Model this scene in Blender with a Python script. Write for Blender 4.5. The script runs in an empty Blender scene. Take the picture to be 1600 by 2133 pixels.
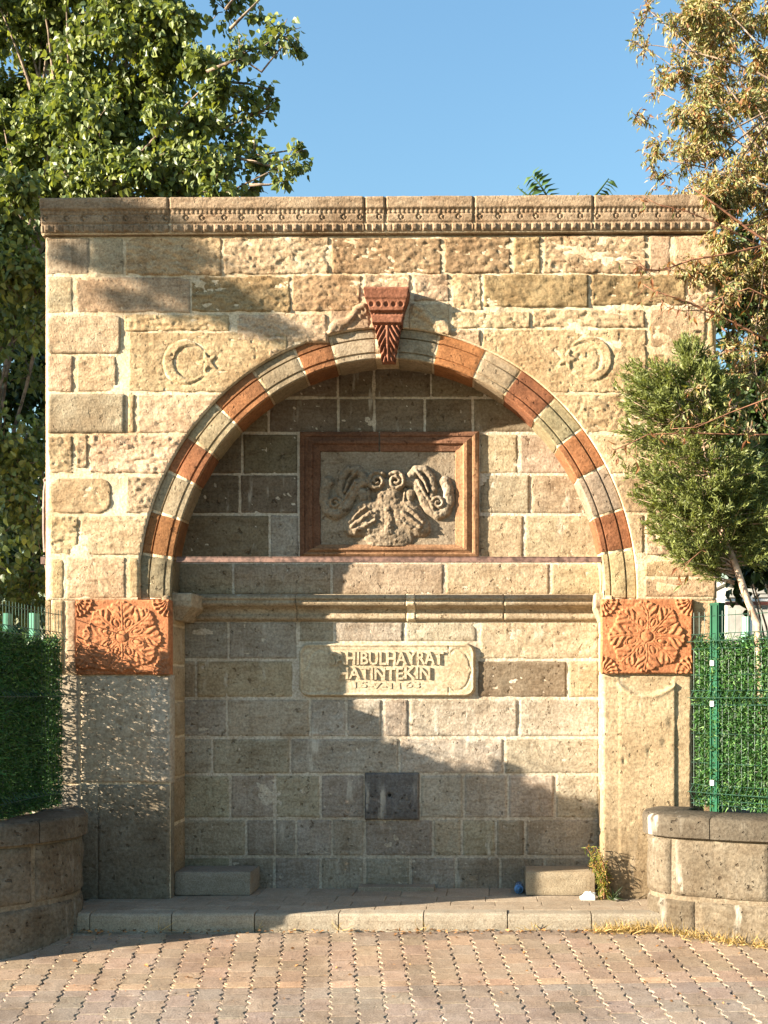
import bpy, math, random
import numpy as np
from mathutils import Vector
random.seed(11)
RNG = np.random.default_rng(11)
SC = bpy.context.scene
COL = SC.collection

# ------------------------------------------------------------------ camera, sky, sun
D, F, CX, YH, HC = 8.0, 300.0, 1040.0, 1450.0, 1.512
def W(px, py, Y=0.0):
    """point on the vertical plane at depth Y that reads at photo position px, py"""
    s = (D + Y) / D
    return ((px - CX) / F * s, Y, HC + (YH - py) / F * s)

cam = bpy.data.cameras.new('camera'); camo = bpy.data.objects.new('camera', cam); COL.objects.link(camo)
camo.location = (0, -D, HC); camo.rotation_euler = (math.radians(90), 0, 0)
cam.sensor_width = 36; cam.lens = 2400 / 2133 * 36
cam.shift_x = -240 / 2133; cam.shift_y = 383.5 / 2133
cam.clip_start = .1; cam.clip_end = 2000
SC.camera = camo

SUN = Vector((1.157, .44, -.37)).normalized()
world = bpy.data.worlds.new('World'); SC.world = world; world.use_nodes = True
wn = world.node_tree; bg = wn.nodes['Background']
sky = wn.nodes.new('ShaderNodeTexSky'); sky.sky_type = 'NISHITA'; sky.sun_disc = False
sky.sun_elevation = math.asin(-SUN.z); sky.sun_rotation = math.atan2(-SUN.x, -SUN.y)
sky.altitude = 0; sky.air_density = 2.0; sky.dust_density = .25; sky.ozone_density = 6.0
wn.links.new(sky.outputs[0], bg.inputs[0]); bg.inputs[1].default_value = .068
sl = bpy.data.lights.new('sun', 'SUN'); sl.energy = 5.0; sl.angle = math.radians(.5); sl.color = (1, .87, .69)
so = bpy.data.objects.new('sun', sl); COL.objects.link(so)
so.rotation_euler = SUN.to_track_quat('-Z', 'Y').to_euler(); so.location = (-20, -8, 12)
vs = SC.view_settings; vs.view_transform = 'Standard'; vs.look = 'None'; vs.gamma = 1; vs.use_curve_mapping = False
vs.exposure = 2.25

# ------------------------------------------------------------------ numpy noise
def _h(ix, iy, seed):
    n = (ix * 374761393 + iy * 668265263 + seed * 974634777) & 0xffffffff
    n = ((n ^ (n >> 13)) * 1274126177) & 0xffffffff
    n = n ^ (n >> 16)
    return (n & 0xffff) / 32767.5 - 1
def vn(x, y, seed=0):
    x = np.asarray(x, float); y = np.asarray(y, float)
    ix = np.floor(x).astype(np.int64); iy = np.floor(y).astype(np.int64)
    fx = x - ix; fy = y - iy
    fx = fx * fx * (3 - 2 * fx); fy = fy * fy * (3 - 2 * fy)
    a = _h(ix, iy, seed); b = _h(ix + 1, iy, seed); c = _h(ix, iy + 1, seed); d = _h(ix + 1, iy + 1, seed)
    return (a * (1 - fx) + b * fx) * (1 - fy) + (c * (1 - fx) + d * fx) * fy
def fbm(x, y, seed=0, o=4, g=.5):
    s = 0; a = 1; t = 0
    for i in range(o):
        s = s + a * vn(x * 2 ** i + i * 17.3, y * 2 ** i + i * 9.1, seed + i); t += a; a *= g
    return s / t
def sst(a, b, x):
    t = np.clip((x - a) / (b - a), 0, 1); return t * t * (3 - 2 * t)

# ------------------------------------------------------------------ mesh helpers
WLOC = {}
def link(name, verts, faces, mat, parent=None, color=None, smooth=True, tint=None, origin=None, kind=None, sharp=0):
    v = np.asarray(verts, float).reshape(-1, 3)
    o0 = (v.min(0) + v.max(0)) / 2 if origin is None else np.asarray(origin, float)
    me = bpy.data.meshes.new(name)
    f = faces.tolist() if isinstance(faces, np.ndarray) else faces
    me.from_pydata((v - o0).tolist(), [], f)
    if smooth: me.polygons.foreach_set('use_smooth', [True] * len(me.polygons))
    if tint is not None:
        at = me.color_attributes.new('tint', 'FLOAT_COLOR', 'POINT')
        c = np.ones((len(v), 4)); c[:, :3] = tint
        at.data.foreach_set('color', c.ravel())
    me.update()
    if smooth and sharp: me.set_sharp_from_angle(angle=math.radians(sharp))
    o = bpy.data.objects.new(name, me); COL.objects.link(o)
    if mat: me.materials.append(mat)
    if color is not None: o.color = (*color, 1)
    place(o, o0, parent)
    if kind: o['kind'] = kind
    return o
def place(o, loc, parent=None):
    WLOC[o.name] = np.asarray(loc, float)
    if parent is not None:
        o.parent = parent; o.location = (WLOC[o.name] - WLOC[parent.name]).tolist()
    else: o.location = list(loc)
def empty(name, loc, label=None, cat=None, group=None):
    o = bpy.data.objects.new(name, None); COL.objects.link(o); o.empty_display_size = .2
    place(o, loc); tag(o, label, cat, group); return o
def tag(o, label=None, cat=None, group=None, kind=None):
    if label: o['label'] = label
    if cat: o['category'] = cat
    if group: o['group'] = group
    if kind: o['kind'] = kind
    return o

def grid_faces(ny, nx):
    i = np.arange(ny * nx).reshape(ny, nx)
    return np.stack([i[:-1, :-1], i[:-1, 1:], i[1:, 1:], i[1:, :-1]], -1).reshape(-1, 4)
def skirt(verts, faces, off):
    """close a sheet by drawing its open edges back by the vector off"""
    e = np.concatenate([faces[:, [0, 1]], faces[:, [1, 2]], faces[:, [2, 3]], faces[:, [3, 0]]])
    k = np.sort(e, 1); key = k[:, 0] * (len(verts) + 1) + k[:, 1]
    u, idx, cnt = np.unique(key, return_index=True, return_counts=True)
    be = e[idx[cnt == 1]]
    bv = np.unique(be); m = np.full(len(verts), -1); m[bv] = np.arange(len(bv)) + len(verts)
    off = np.asarray(off); ov = off[bv] if off.ndim == 2 else off
    v2 = np.concatenate([verts, verts[bv] + ov])
    sf = np.stack([be[:, 1], be[:, 0], m[be[:, 0]], m[be[:, 1]]], 1)
    return v2, np.concatenate([faces, sf])
def heightpatch(name, parent, PX, PY, Y, H, mat, color=None, depth=.05, keep=None):
    s = (D + Y) / D
    v = np.stack([(PX - CX) / F * s, Y - H, HC + (YH - PY) / F * s], -1).reshape(-1, 3)
    f = grid_faces(*PX.shape)
    if keep is not None:
        kf = keep.ravel(); f = f[kf[f].any(1)]
        if len(f) == 0: return None
        used = np.unique(f); m = np.full(len(v), -1); m[used] = np.arange(len(used)); v = v[used]; f = m[f]
    if depth:
        v, f = skirt(v, f, np.stack([np.zeros(len(v)), Y + depth - v[:, 1], np.zeros(len(v))], -1))
    return link(name, v, f, mat, parent, color)
def pgrid(x0, x1, y0, y1, st):
    nx = max(3, int(round((x1 - x0) / st)) + 1); ny = max(3, int(round((y1 - y0) / st)) + 1)
    return np.meshgrid(np.linspace(x0, x1, nx), np.linspace(y0, y1, ny))

class MB:
    def __init__(s): s.v = []; s.f = []; s.t = []; s.n = 0
    def add(s, v, f, tint=None):
        v = np.asarray(v, float).reshape(-1, 3)
        s.v.append(v); s.f += [[i + s.n for i in q] for q in (f.tolist() if isinstance(f, np.ndarray) else f)]
        s.t.append(np.broadcast_to(np.ones(3) if tint is None else np.asarray(tint, float), (len(v), 3)) if np.ndim(tint) < 2 else np.asarray(tint))
        s.n += len(v)
    def box(s, c, d, tint=None, rot=0):
        c = np.asarray(c, float); d = np.asarray(d, float) / 2
        p = np.array([[x, y, z] for x in (-1, 1) for y in (-1, 1) for z in (-1, 1)]) * d
        if rot:
            ca, sa = math.cos(rot), math.sin(rot); p = p @ np.array([[ca, sa, 0], [-sa, ca, 0], [0, 0, 1]])
        s.add(p + c, [[0, 1, 3, 2], [4, 6, 7, 5], [0, 4, 5, 1], [2, 3, 7, 6], [0, 2, 6, 4], [1, 5, 7, 3]], tint)
    def tube(s, pts, rad, sides=5, tint=None):
        P = np.asarray(pts, float); n = len(P); R = np.broadcast_to(rad, (n,))
        T = np.gradient(P, axis=0); T /= np.linalg.norm(T, axis=1)[:, None] + 1e-9
        ref = np.array([0, 0, 1.]) if abs(T[:, 2]).mean() < .8 else np.array([1., 0, 0])
        A = np.cross(T, ref); A /= np.linalg.norm(A, axis=1)[:, None] + 1e-9; B = np.cross(T, A)
        a = np.arange(sides) * 2 * math.pi / sides
        v = P[:, None] + R[:, None, None] * (np.cos(a)[None, :, None] * A[:, None] + np.sin(a)[None, :, None] * B[:, None])
        f = []
        for i in range(n - 1):
            for j in range(sides):
                k = (j + 1) % sides; f.append([i * sides + j, i * sides + k, (i + 1) * sides + k, (i + 1) * sides + j])
        f.append(list(range(sides))[::-1]); f.append([(n - 1) * sides + j for j in range(sides)])
        s.add(v.reshape(-1, 3), f, tint)
    def build(s, name, mat, parent=None, color=None, smooth=False, kind=None, origin=None, tint=True):
        return link(name, np.concatenate(s.v), s.f, mat, parent, color, smooth, np.concatenate(s.t) if tint else None, origin, kind)

# ------------------------------------------------------------------ materials
def newmat(name):
    m = bpy.data.materials.new(name); m.use_nodes = True
    nt = m.node_tree; b = nt.nodes['Principled BSDF']; return m, nt, b
class NT:
    def __init__(s, nt): s.nt = nt
    def n(s, t, **k):
        x = s.nt.nodes.new(t)
        for a, b in k.items(): setattr(x, a, b)
        return x
    def l(s, a, b): s.nt.links.new(a, b)
    def pos(s, scale=(1, 1, 1)):
        g = s.n('ShaderNodeNewGeometry'); m = s.n('ShaderNodeMapping'); m.inputs['Scale'].default_value = scale
        s.l(g.outputs['Position'], m.inputs[0]); return m.outputs[0]
    def noise(s, vec, scale, detail=4, rough=.55):
        x = s.n('ShaderNodeTexNoise'); x.inputs['Scale'].default_value = scale; x.inputs['Detail'].default_value = detail
        x.inputs['Roughness'].default_value = rough; s.l(vec, x.inputs['Vector']); return x.outputs['Fac']
    def ramp(s, fac, a, b, lo=0., hi=1.):
        r = s.n('ShaderNodeMapRange', interpolation_type='SMOOTHSTEP'); s.l(fac, r.inputs[0])
        r.inputs[1].default_value = a; r.inputs[2].default_value = b; r.inputs[3].default_value = lo; r.inputs[4].default_value = hi
        return r.outputs[0]
    def mix(s, fac, a, b, mode='MIX'):
        x = s.n('ShaderNodeMix', data_type='RGBA', blend_type=mode)
        for i, q in ((0, fac), (6, a), (7, b)):
            if isinstance(q, (int, float)): x.inputs[i].default_value = q
            elif isinstance(q, tuple): x.inputs[i].default_value = (*q, 1)
            else: s.l(q, x.inputs[i])
        return x.outputs[2]
    def mul(s, a, b, op='MULTIPLY'):
        x = s.n('ShaderNodeMath', operation=op)
        for i, q in ((0, a), (1, b)):
            if isinstance(q, (int, float)): x.inputs[i].default_value = q
            else: s.l(q, x.inputs[i])
        return x.outputs[0]
    def bump(s, h, strength, dist, prev=None):
        x = s.n('ShaderNodeBump'); x.inputs['Strength'].default_value = strength; x.inputs['Distance'].default_value = dist
        s.l(h, x.inputs['Height'])
        if prev: s.l(prev, x.inputs['Normal'])
        return x.outputs[0]

def stone_mat(name, base=None, stain=(.52, .40, .30), stain_amt=.55, pit=.6, rough=.9, bump=1.0, lime=0., streak=.35, fine=55, grime=0., runoff=0.):
    m, nt, b = newmat(name); N = NT(nt)
    if base is None:
        oi = N.n('ShaderNodeObjectInfo'); col = oi.outputs['Color']
    else:
        r = N.n('ShaderNodeRGB'); r.outputs[0].default_value = (*base, 1); col = r.outputs[0]
    p = N.pos(); ps = N.pos((1, 1, 5))
    big = N.noise(p, 2.3, 5, .6); med = N.noise(p, 9, 6, .65); fn = N.noise(p, fine, 5, .7); st = N.noise(ps, 6, 5, .6)
    col = N.mix(N.ramp(big, .42, .68, 0, stain_amt), col, stain, 'MULTIPLY')
    col = N.mix(N.ramp(st, .45, .72, 0, streak), col, (.50, .42, .34), 'MULTIPLY')
    col = N.mix(N.ramp(med, .35, .62, .35, 0), col, (.72, .62, .52), 'MULTIPLY')
    col = N.mix(N.ramp(fn, .30, .70, 0, 1), N.mix(1., col, (.66, .63, .6), 'MULTIPLY'), N.mix(1., col, (1.18, 1.18, 1.17), 'MULTIPLY'))
    v = N.n('ShaderNodeTexNoise'); v.inputs['Scale'].default_value = 26; v.inputs['Detail'].default_value = 2; N.l(p, v.inputs['Vector'])
    pits = N.ramp(v.outputs['Fac'], .66, .72, 0, pit)
    col = N.mix(pits, col, (.25, .19, .14), 'MULTIPLY')
    if lime:
        pl = N.pos((1, 1, .22)); d = N.noise(pl, 9, 5, .62); msk = N.noise(p, 1.7, 3)
        k = N.mul(N.ramp(d, .56, .68, 0, lime), N.ramp(msk, .45, .62))
        col = N.mix(k, col, (.62, .57, .48))
    if runoff:
        pr = N.pos((1, 1, .12)); rn = N.noise(pr, 7, 6, .65); rm = N.noise(p, 1.3, 3)
        col = N.mix(N.mul(N.ramp(rn, .50, .66, 0, runoff), N.ramp(rm, .42, .60)), col, (.50, .45, .40), 'MULTIPLY')
    if grime:
        g = N.n('ShaderNodeNewGeometry'); sx = N.n('ShaderNodeSeparateXYZ'); N.l(g.outputs['Position'], sx.inputs[0])
        wob = N.mul(N.noise(p, 4, 4), .9); zz = N.mul(sx.outputs['Z'], wob, 'ADD')
        col = N.mix(N.ramp(zz, .75, 1.55, grime, 0), col, (.47, .46, .45), 'MULTIPLY')
    N.l(col, b.inputs['Base Color']); b.inputs['Roughness'].default_value = rough
    b.inputs['Specular IOR Level'].default_value = .2
    h = N.mul(N.mul(fn, .5), N.mul(med, 1.2), 'ADD')
    h = N.mul(h, N.mul(pits, -1.3), 'ADD')
    nb = N.bump(h, 1.0 * bump, .011)
    N.l(nb, b.inputs['Normal'])
    return m
def plain_mat(name, base, rough=.6, var=.25, scale=20, metallic=0., bump=.2, use_obj=False, spec=.4, use_tint=False):
    m, nt, b = newmat(name); N = NT(nt); p = N.pos()
    n1 = N.noise(p, scale, 5, .6); n2 = N.noise(p, scale * 6, 3)
    if use_obj: col = N.n('ShaderNodeObjectInfo').outputs['Color']
    else:
        r = N.n('ShaderNodeRGB'); r.outputs[0].default_value = (*base, 1); col = r.outputs[0]
    if use_tint: col = N.mix(1., col, N.n('ShaderNodeAttribute', attribute_name='tint').outputs[0], 'MULTIPLY')
    col = N.mix(N.ramp(n1, .35, .65), N.mix(1., col, (1 - var,) * 3, 'MULTIPLY'), N.mix(1., col, (1 + var,) * 3, 'MULTIPLY'))
    N.l(col, b.inputs['Base Color']); b.inputs['Roughness'].default_value = rough; b.inputs['Metallic'].default_value = metallic
    b.inputs['Specular IOR Level'].default_value = spec
    if bump: N.l(N.bump(n2, bump, .003), b.inputs['Normal'])
    return m
def leaf_mat(name, base, trans=.35, gloss=.45, rough=.45):
    m, nt, b = newmat(name); N = NT(nt)
    at = N.n('ShaderNodeAttribute', attribute_name='tint')
    col = N.mix(1., at.outputs[0], base, 'MULTIPLY')
    N.l(col, b.inputs['Base Color']); b.inputs['Roughness'].default_value = rough; b.inputs['Specular IOR Level'].default_value = gloss
    t = N.n('ShaderNodeBsdfTranslucent'); N.l(N.mix(1., col, (1.25, 1.2, .5), 'MULTIPLY'), t.inputs[0])
    mx = N.n('ShaderNodeMixShader'); mx.inputs[0].default_value = trans
    N.l(b.outputs[0], mx.inputs[1]); N.l(t.outputs[0], mx.inputs[2])
    N.l(mx.outputs[0], nt.nodes['Material Output'].inputs[0])
    return m

M_SAND = stone_mat('sandstone', stain_amt=.55, pit=.35, streak=.5, fine=70, runoff=.6)
M_NICHE = stone_mat('niche_stone', stain=(.60, .53, .46), lime=.55, runoff=.5, grime=.25, streak=.45, bump=.8)
M_PIER = stone_mat('pier_stone', stain=(.62, .56, .50), lime=.25, grime=.85, streak=.3, bump=.6)
M_RED = stone_mat('red_stone', stain=(.60, .60, .62), stain_amt=.8, pit=.5, streak=.4, bump=.7)
M_GREY = stone_mat('grey_stone', stain=(.62, .58, .50), stain_amt=.5, pit=.5, bump=.7)
M_MORTAR = stone_mat('lime_mortar', base=(.64, .54, .39), stain=(.60, .50, .38), stain_amt=.8, pit=.25, streak=.2, bump=.9)
M_NMORT = stone_mat('niche_mortar', base=(.56, .50, .41), stain=(.6, .54, .46), stain_amt=.6, pit=.2, streak=.2, grime=.5)
M_PLAQ = stone_mat('plaque_stone', base=(.50, .43, .31), stain=(.7, .62, .52), stain_amt=.6, pit=.2, streak=.3, bump=.5)
M_PMORT = stone_mat('planter_mortar', base=(.22, .185, .135), stain=(.6, .54, .46), stain_amt=.6, pit=.3)
M_CORE = stone_mat('wall_core_stone', base=(.33, .26, .17))
M_PLANT = stone_mat('planter_stone', stain=(.55, .50, .44), stain_amt=.8, pit=.6, fine=45, bump=1.3, streak=.4, lime=.4)
M_KERB = stone_mat('concrete', stain=(.72, .69, .64), stain_amt=.4, pit=.15, fine=120, bump=.5, streak=.25)
M_PAVER = stone_mat('paver_concrete', stain=(.66, .62, .58), stain_amt=.7, pit=.25, fine=110, bump=.6, streak=.0)
M_SOIL = stone_mat('soil', base=(.13, .10, .07), pit=.5, bump=1.5)
M_SANDBED = stone_mat('joint_sand', base=(.40, .34, .25), stain=(.35, .28, .22), stain_amt=.7, pit=.3)
M_EARTH = stone_mat('ground_earth', base=(.17, .15, .11), pit=.4)
M_RUST = plain_mat('rusty_paint', (.15, .085, .065), .6, .5, 25, bump=.4)
M_BARK = plain_mat('bark', (.20, .15, .11), .9, .5, 14, bump=1.0, spec=.1)
M_PALEBARK = plain_mat('pale_bark', (.42, .30, .22), .85, .4, 16, bump=.9, spec=.1)
M_TWIG = plain_mat('twig_bark', (.20, .10, .06), .85, .4, 20, bump=.3, spec=.1)
M_GREENP = plain_mat('green_paint', (.008, .065, .032), .55, .2, 6, bump=.05, spec=.15)
M_WIRE = plain_mat('wire_green', (.02, .06, .04), .45, .2, 8, bump=0, spec=.5)
M_HOLE = plain_mat('hole_shade', (.012, .011, .010), .7, .2, 9, bump=.1, spec=.2)  # near-black colour standing in for shade inside the tap hole
M_PALEGREEN = plain_mat('pale_green_paint', (.10, .30, .20), .5, .15, 8, bump=.05)
M_WHITE = plain_mat('white_plastic', (.75, .75, .73), .4, .06, 9, bump=.1)
M_BLUE = plain_mat('blue_plastic', (.10, .22, .42), .2, .15, 20, bump=.05)
M_WALLP = plain_mat('pale_render', (.36, .35, .32), .9, .15, 4, bump=.3)
M_REDP = plain_mat('red_brown_paint', (.16, .05, .035), .6, .2, 6, bump=.1)
M_MUL = leaf_mat('mulberry_leaf', (.128, .162, .056), .3, .4, .45)
M_AUT = leaf_mat('autumn_leaf', (.31, .245, .125), .3, .3, .55)
M_JUN = leaf_mat('juniper_needle', (.150, .175, .058), .3, .3, .5)
M_DARKL = leaf_mat('dark_leaf', (.035, .06, .018), .25, .4, .45)
M_TURF = leaf_mat('artificial_grass', (.036, .105, .024), .2, .35, .5)
M_FERN = leaf_mat('ailanthus_leaf', (.06, .11, .03), .3, .4, .45)
M_DRY = leaf_mat('dry_grass', (.50, .36, .15), .3, .2, .6)
M_DEAD = leaf_mat('dead_leaf', (.20, .11, .05), .15, .2, .7)

# ------------------------------------------------------------------ ground, pavement
def gz(Y): return .128 * (max(Y, -2.6) + .547) if Y < -.547 else 0.0
ys = [-500, -8, -2.6, -.547, -.5, 900]
v = []
for Y in ys:
    for X in (-600, 600): v.append((X, Y, gz(Y) - .075))
ground = link('ground', v, [[2 * i, 2 * i + 1, 2 * i + 3, 2 * i + 2] for i in range(len(ys) - 1)], M_EARTH, smooth=False, origin=(0, 0, 0))
tag(ground, 'earth and street level around and behind the fountain', kind='structure')

bedv = []; Yb = np.linspace(-3.0, -.53, 14)
for Y in Yb:
    for X in np.linspace(-7, 6, 3): bedv.append((X, Y, gz(Y) - (.006 if Y < -1.5 else .014)))
pavement = link('pavement', bedv, grid_faces(14, 3), M_SANDBED, smooth=False, origin=(0, -1.5, 0))
tag(pavement, 'interlocking block pavement in front of the fountain', kind='structure')
def paver_mesh(w, l, name, seed, gl=.0016):
    r = random.Random(seed); g = .0029; a = .0090; n = 17
    sv = np.linspace(-l / 2 + gl, l / 2 - gl, n)
    def zig(t):
        q = ((t + l / 2) / (l / 2)) % 1.0
        return a * (1 if .12 < q < .38 else -1 if .62 < q < .88 else np.interp(q, [0, .12, .38, .62, .88, 1], [0, 1, 1, -1, -1, 0]))
    L = [(-w / 2 + g + zig(t) + r.uniform(-.0007, .0007), t) for t in sv]; R = [(w / 2 - g + zig(t) + r.uniform(-.0007, .0007), t) for t in sv]
    pts = R + L[::-1]
    m = len(pts); top = []; ch = []; bot = []
    for x, y in pts:
        k = .0035
        sx = k if x > 0 else -k; e = 1 - k / (l / 2)
        top.append((x - sx, y * e, 0)); ch.append((x, y, -.004)); bot.append((x, y, -.03))
    V = top + ch + bot
    Fc = [[i, (i + 1), m - 2 - i, m - 1 - i] for i in range(n - 1)]
    for a0, b0 in ((0, m), (m, 2 * m)):
        for i in range(m): Fc.append([a0 + i, b0 + i, b0 + (i + 1) % m, a0 + (i + 1) % m])
    return V, Fc
PW, PL = .148, .166
variants = []
def mk(V, Fc, nm):
    me = bpy.data.meshes.new(nm); me.from_pydata(V, [], Fc); me.materials.append(M_PAVER); return me
full = [paver_mesh(PW, PL, 'paver', s) for s in range(3)]; nearp = [paver_mesh(PW, PL, 'paver', s + 5, .0034) for s in range(3)]; half = paver_mesh(PW, PL / 2, 'half_paver', 9)
full_me = [mk(*q, 'paver') for q in full]; near_me = [mk(*q, 'paver') for q in nearp]; half_me = mk(*half, 'half_paver')
slots = []
dcol = np.array([-.146, 1.0]); drow = np.array([1.0, .035])
Y0 = -.575
for c in range(-26, 34):
    odd = c % 2
    ks = []
    for k in range(0, 5): ks.append((PL * (k + .5), 'full', 'far'))
    if odd: ks = [(t + PL / 2, 'full', 'far') for t, _, _ in ks]; ks.insert(0, (PL / 4, 'half', 'far'))
    else: ks.append((PL * 5 + PL / 4, 'half', 'tan'))
    t0 = PL * 5.5 + .002
    if odd:
        for k in range(6): ks.append((t0 + PL * (k + .5), 'full', 'near'))
    else:
        ks.append((t0 + PL / 4, 'half', 'near'))
        for k in range(6): ks.append((t0 + PL * (k + 1.0), 'full', 'near'))
    for t, kd, zone in ks:
        p = np.array([-.42, Y0]) + drow * c * PW - dcol * t
        slots.append((p[0], p[1], kd, zone))
def proj(x, y, z):
    s = (D + y) / D; return CX + x * F / s, YH - (z - HC) * F / s
inside, outside = [], []
for sl_ in slots:
    px, py = proj(sl_[0], sl_[1], gz(sl_[1]))
    (inside if -30 < px < 1630 and py < 2165 else outside).append(sl_)
inside.sort(key=lambda q: q[1])
outside += inside[300:]; inside = inside[:300]
tilt = math.atan(.128); yaw = math.atan(.146)
def ptint(zone):
    if zone == 'tan': b = np.array([.42, .30, .21])
    elif zone == 'far': b = np.array([.33, .25, .185])
    else: b = np.array([.295, .242, .20])
    return tuple(b * random.uniform(.88, 1.08) * np.array([random.uniform(.95, 1.06), 1, random.uniform(.94, 1.04)]))
om = MB()
for x, y, kd, zone in inside:
    o = bpy.data.objects.new('paver', half_me if kd == 'half' else random.choice(near_me if zone == 'near' else full_me)); COL.objects.link(o)
    o.parent = pavement; o.color = (*ptint(zone), 1)
    o.location = (x, y + 1.5, gz(y) + random.uniform(-.004, .0025))
    o.rotation_euler = (tilt + random.uniform(-.016, .016), random.uniform(-.016, .016), yaw * .62 + random.uniform(-.012, .012))
for x, y, kd, zone in outside:
    V, Fc = half if kd == 'half' else full[0]
    V = np.array(V); ca, sa = math.cos(yaw * .62), math.sin(yaw * .62)
    X = V[:, 0] * ca - V[:, 1] * sa; Y = V[:, 0] * sa + V[:, 1] * ca
    om.add(np.stack([X + x, Y + y, V[:, 2] + .128 * Y + gz(y)], -1), Fc)
po = om.build('outer_pavers', M_PAVER, pavement, color=(.22, .17, .13), kind='stuff')

# kerb and platform
ZF = .105
kerb = link('kerb', *[[(a, b, c) for a in (-3.6, 1.6) for b in (-.53, -.40) for c in (-.05, ZF - .02)], [[0, 1, 3, 2], [4, 6, 7, 5], [0, 4, 5, 1], [2, 3, 7, 6], [0, 2, 6, 4], [1, 5, 7, 3]]], M_CORE, smooth=False)
tag(kerb, 'low concrete kerb along the front of the platform', kind='structure')
YK = -.547
def prof_sweep(name, parent, x0, x1, prof, mat, color, n=10, amp=.0015, seed=0):
    """prof: list of (Y, Z) swept along X between x0 and x1, ends closed"""
    P = np.array(prof); xs = np.linspace(x0, x1, n); V = []
    for x in xs:
        for j, (a, b) in enumerate(P):
            w = amp * vn(x * 9 + seed, j * 1.7 + seed, seed); w2 = amp * vn(x * 7 + 5, j * 2.1, seed + 3)
            V.append((x, a + w, b + w2))
    m = len(P); Fc = []
    for i in range(n - 1):
        for j in range(m - 1): Fc.append([i * m + j, (i + 1) * m + j, (i + 1) * m + j + 1, i * m + j + 1])
    Fc.append(list(range(m))); Fc.append([(n - 1) * m + j for j in range(m)][::-1])
    return link(name, V, Fc, mat, parent, color, smooth=False)
kx = [60, 187, 357, 530, 705, 882, 1057, 1232, 1405]
for i in range(len(kx) - 1):
    a = W(kx[i] + 1.2, 0, YK)[0]; b = W(kx[i + 1] - 1.2, 0, YK)[0]
    g = random.uniform(.9, 1.08); dz = random.uniform(-.003, .003)
    prof_sweep('kerb_stone', kerb, a, b, [(YK + .004, -.06), (YK, .06), (YK + .004, ZF - .016 + dz), (YK + .014, ZF - .004 + dz), (YK + .03, ZF + dz), (-.42, ZF + .001 + dz), (-.42, -.02)], M_KERB, tuple(np.array([.34, .30, .235]) * g), seed=i)
pl_v = [(a, b, c) for a in (-3.2, 1.4) for b in (-.42, .46) for c in (-.05, ZF - .012)]
platform = link('platform', pl_v, [[0, 1, 3, 2], [4, 6, 7, 5], [0, 4, 5, 1], [2, 3, 7, 6], [0, 2, 6, 4], [1, 5, 7, 3]], M_SANDBED, smooth=False)
tag(platform, 'paved platform floor inside the fountain niche', kind='structure')
rows = [(-.416, -.27), (-.266, -.11), (-.106, .10), (.104, .44)]
for ri, (a, b) in enumerate(rows):
    x = -3.1 + ri * .13
    while x < 1.3:
        w = random.uniform(.30, .36); e = random.uniform(-.0015, .0015)
        c = tuple(np.array([.35, .29, .22]) * random.uniform(.88, 1.1))
        x1 = min(x + w, 1.36); k = .004
        t = [(x + k, a + k, ZF + e), (x1 - k, a + k, ZF + e), (x1 - k, b - k, ZF - e), (x + k, b - k, ZF - e)]
        u = [(x + .0015, a + .0015, ZF - .004), (x1 - .0015, a + .0015, ZF - .004), (x1 - .0015, b - .0015, ZF - .004), (x + .0015, b - .0015, ZF - .004)]
        lo = [(q[0], q[1], ZF - .03) for q in u]
        link('paving_slab', t + u + lo, [[0, 1, 2, 3]] + [[i + o_, i + 4 + o_, (i + 1) % 4 + 4 + o_, (i + 1) % 4 + o_] for o_ in (0, 4) for i in range(4)], M_KERB, platform, c, smooth=False)
        x += w
sx0, sx1 = W(748, 0, .36)[0], W(905, 0, .36)[0]
prof_sweep('drain_slab', platform, sx0, sx1, [(.30, ZF - .01), (.30, ZF + .024), (.305, ZF + .03), (.43, ZF + .032), (.43, ZF)], M_KERB, (.27, .23, .18))

# ------------------------------------------------------------------ the fountain
fountain = empty('stone_fountain', W(800, 1872, 0), 'old sandstone wall fountain with a striped red and grey arch and carved red rosettes', 'fountain')
ROOT = fountain
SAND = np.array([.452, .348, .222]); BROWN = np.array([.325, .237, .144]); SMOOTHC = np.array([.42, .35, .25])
OUT = (807, 1236, 519, 553); INN = (807, 1236, 453, 491); BACK = (811, 1236, 438, 465)
def arch_clip(PX, PY, A=OUT, grow=0):
    cx, cy, a, b = A; a += grow; b += grow
    dy = np.minimum(PY - cy, 0)
    e = np.sqrt(((PX - cx) / a) ** 2 + (dy / b) ** 2)
    ins = e < 1
    return e, ins
def snap_arch(PX, PY, grow=2):
    e, ins = arch_clip(PX, PY, OUT, grow); cx, cy = OUT[:2]
    k = np.where(ins, 1 / np.maximum(e, 1e-3), 1)
    keep = ~ins
    up = PY < cy
    NX = cx + (PX - cx) * k; NY = np.where(up, cy + (PY - cy) * k, PY)
    lim = 9
    ok = (np.hypot(NX - PX, NY - PY) < 40)
    return np.where(ins & ok, NX, PX), np.where(ins & ok, NY, PY), keep
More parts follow.
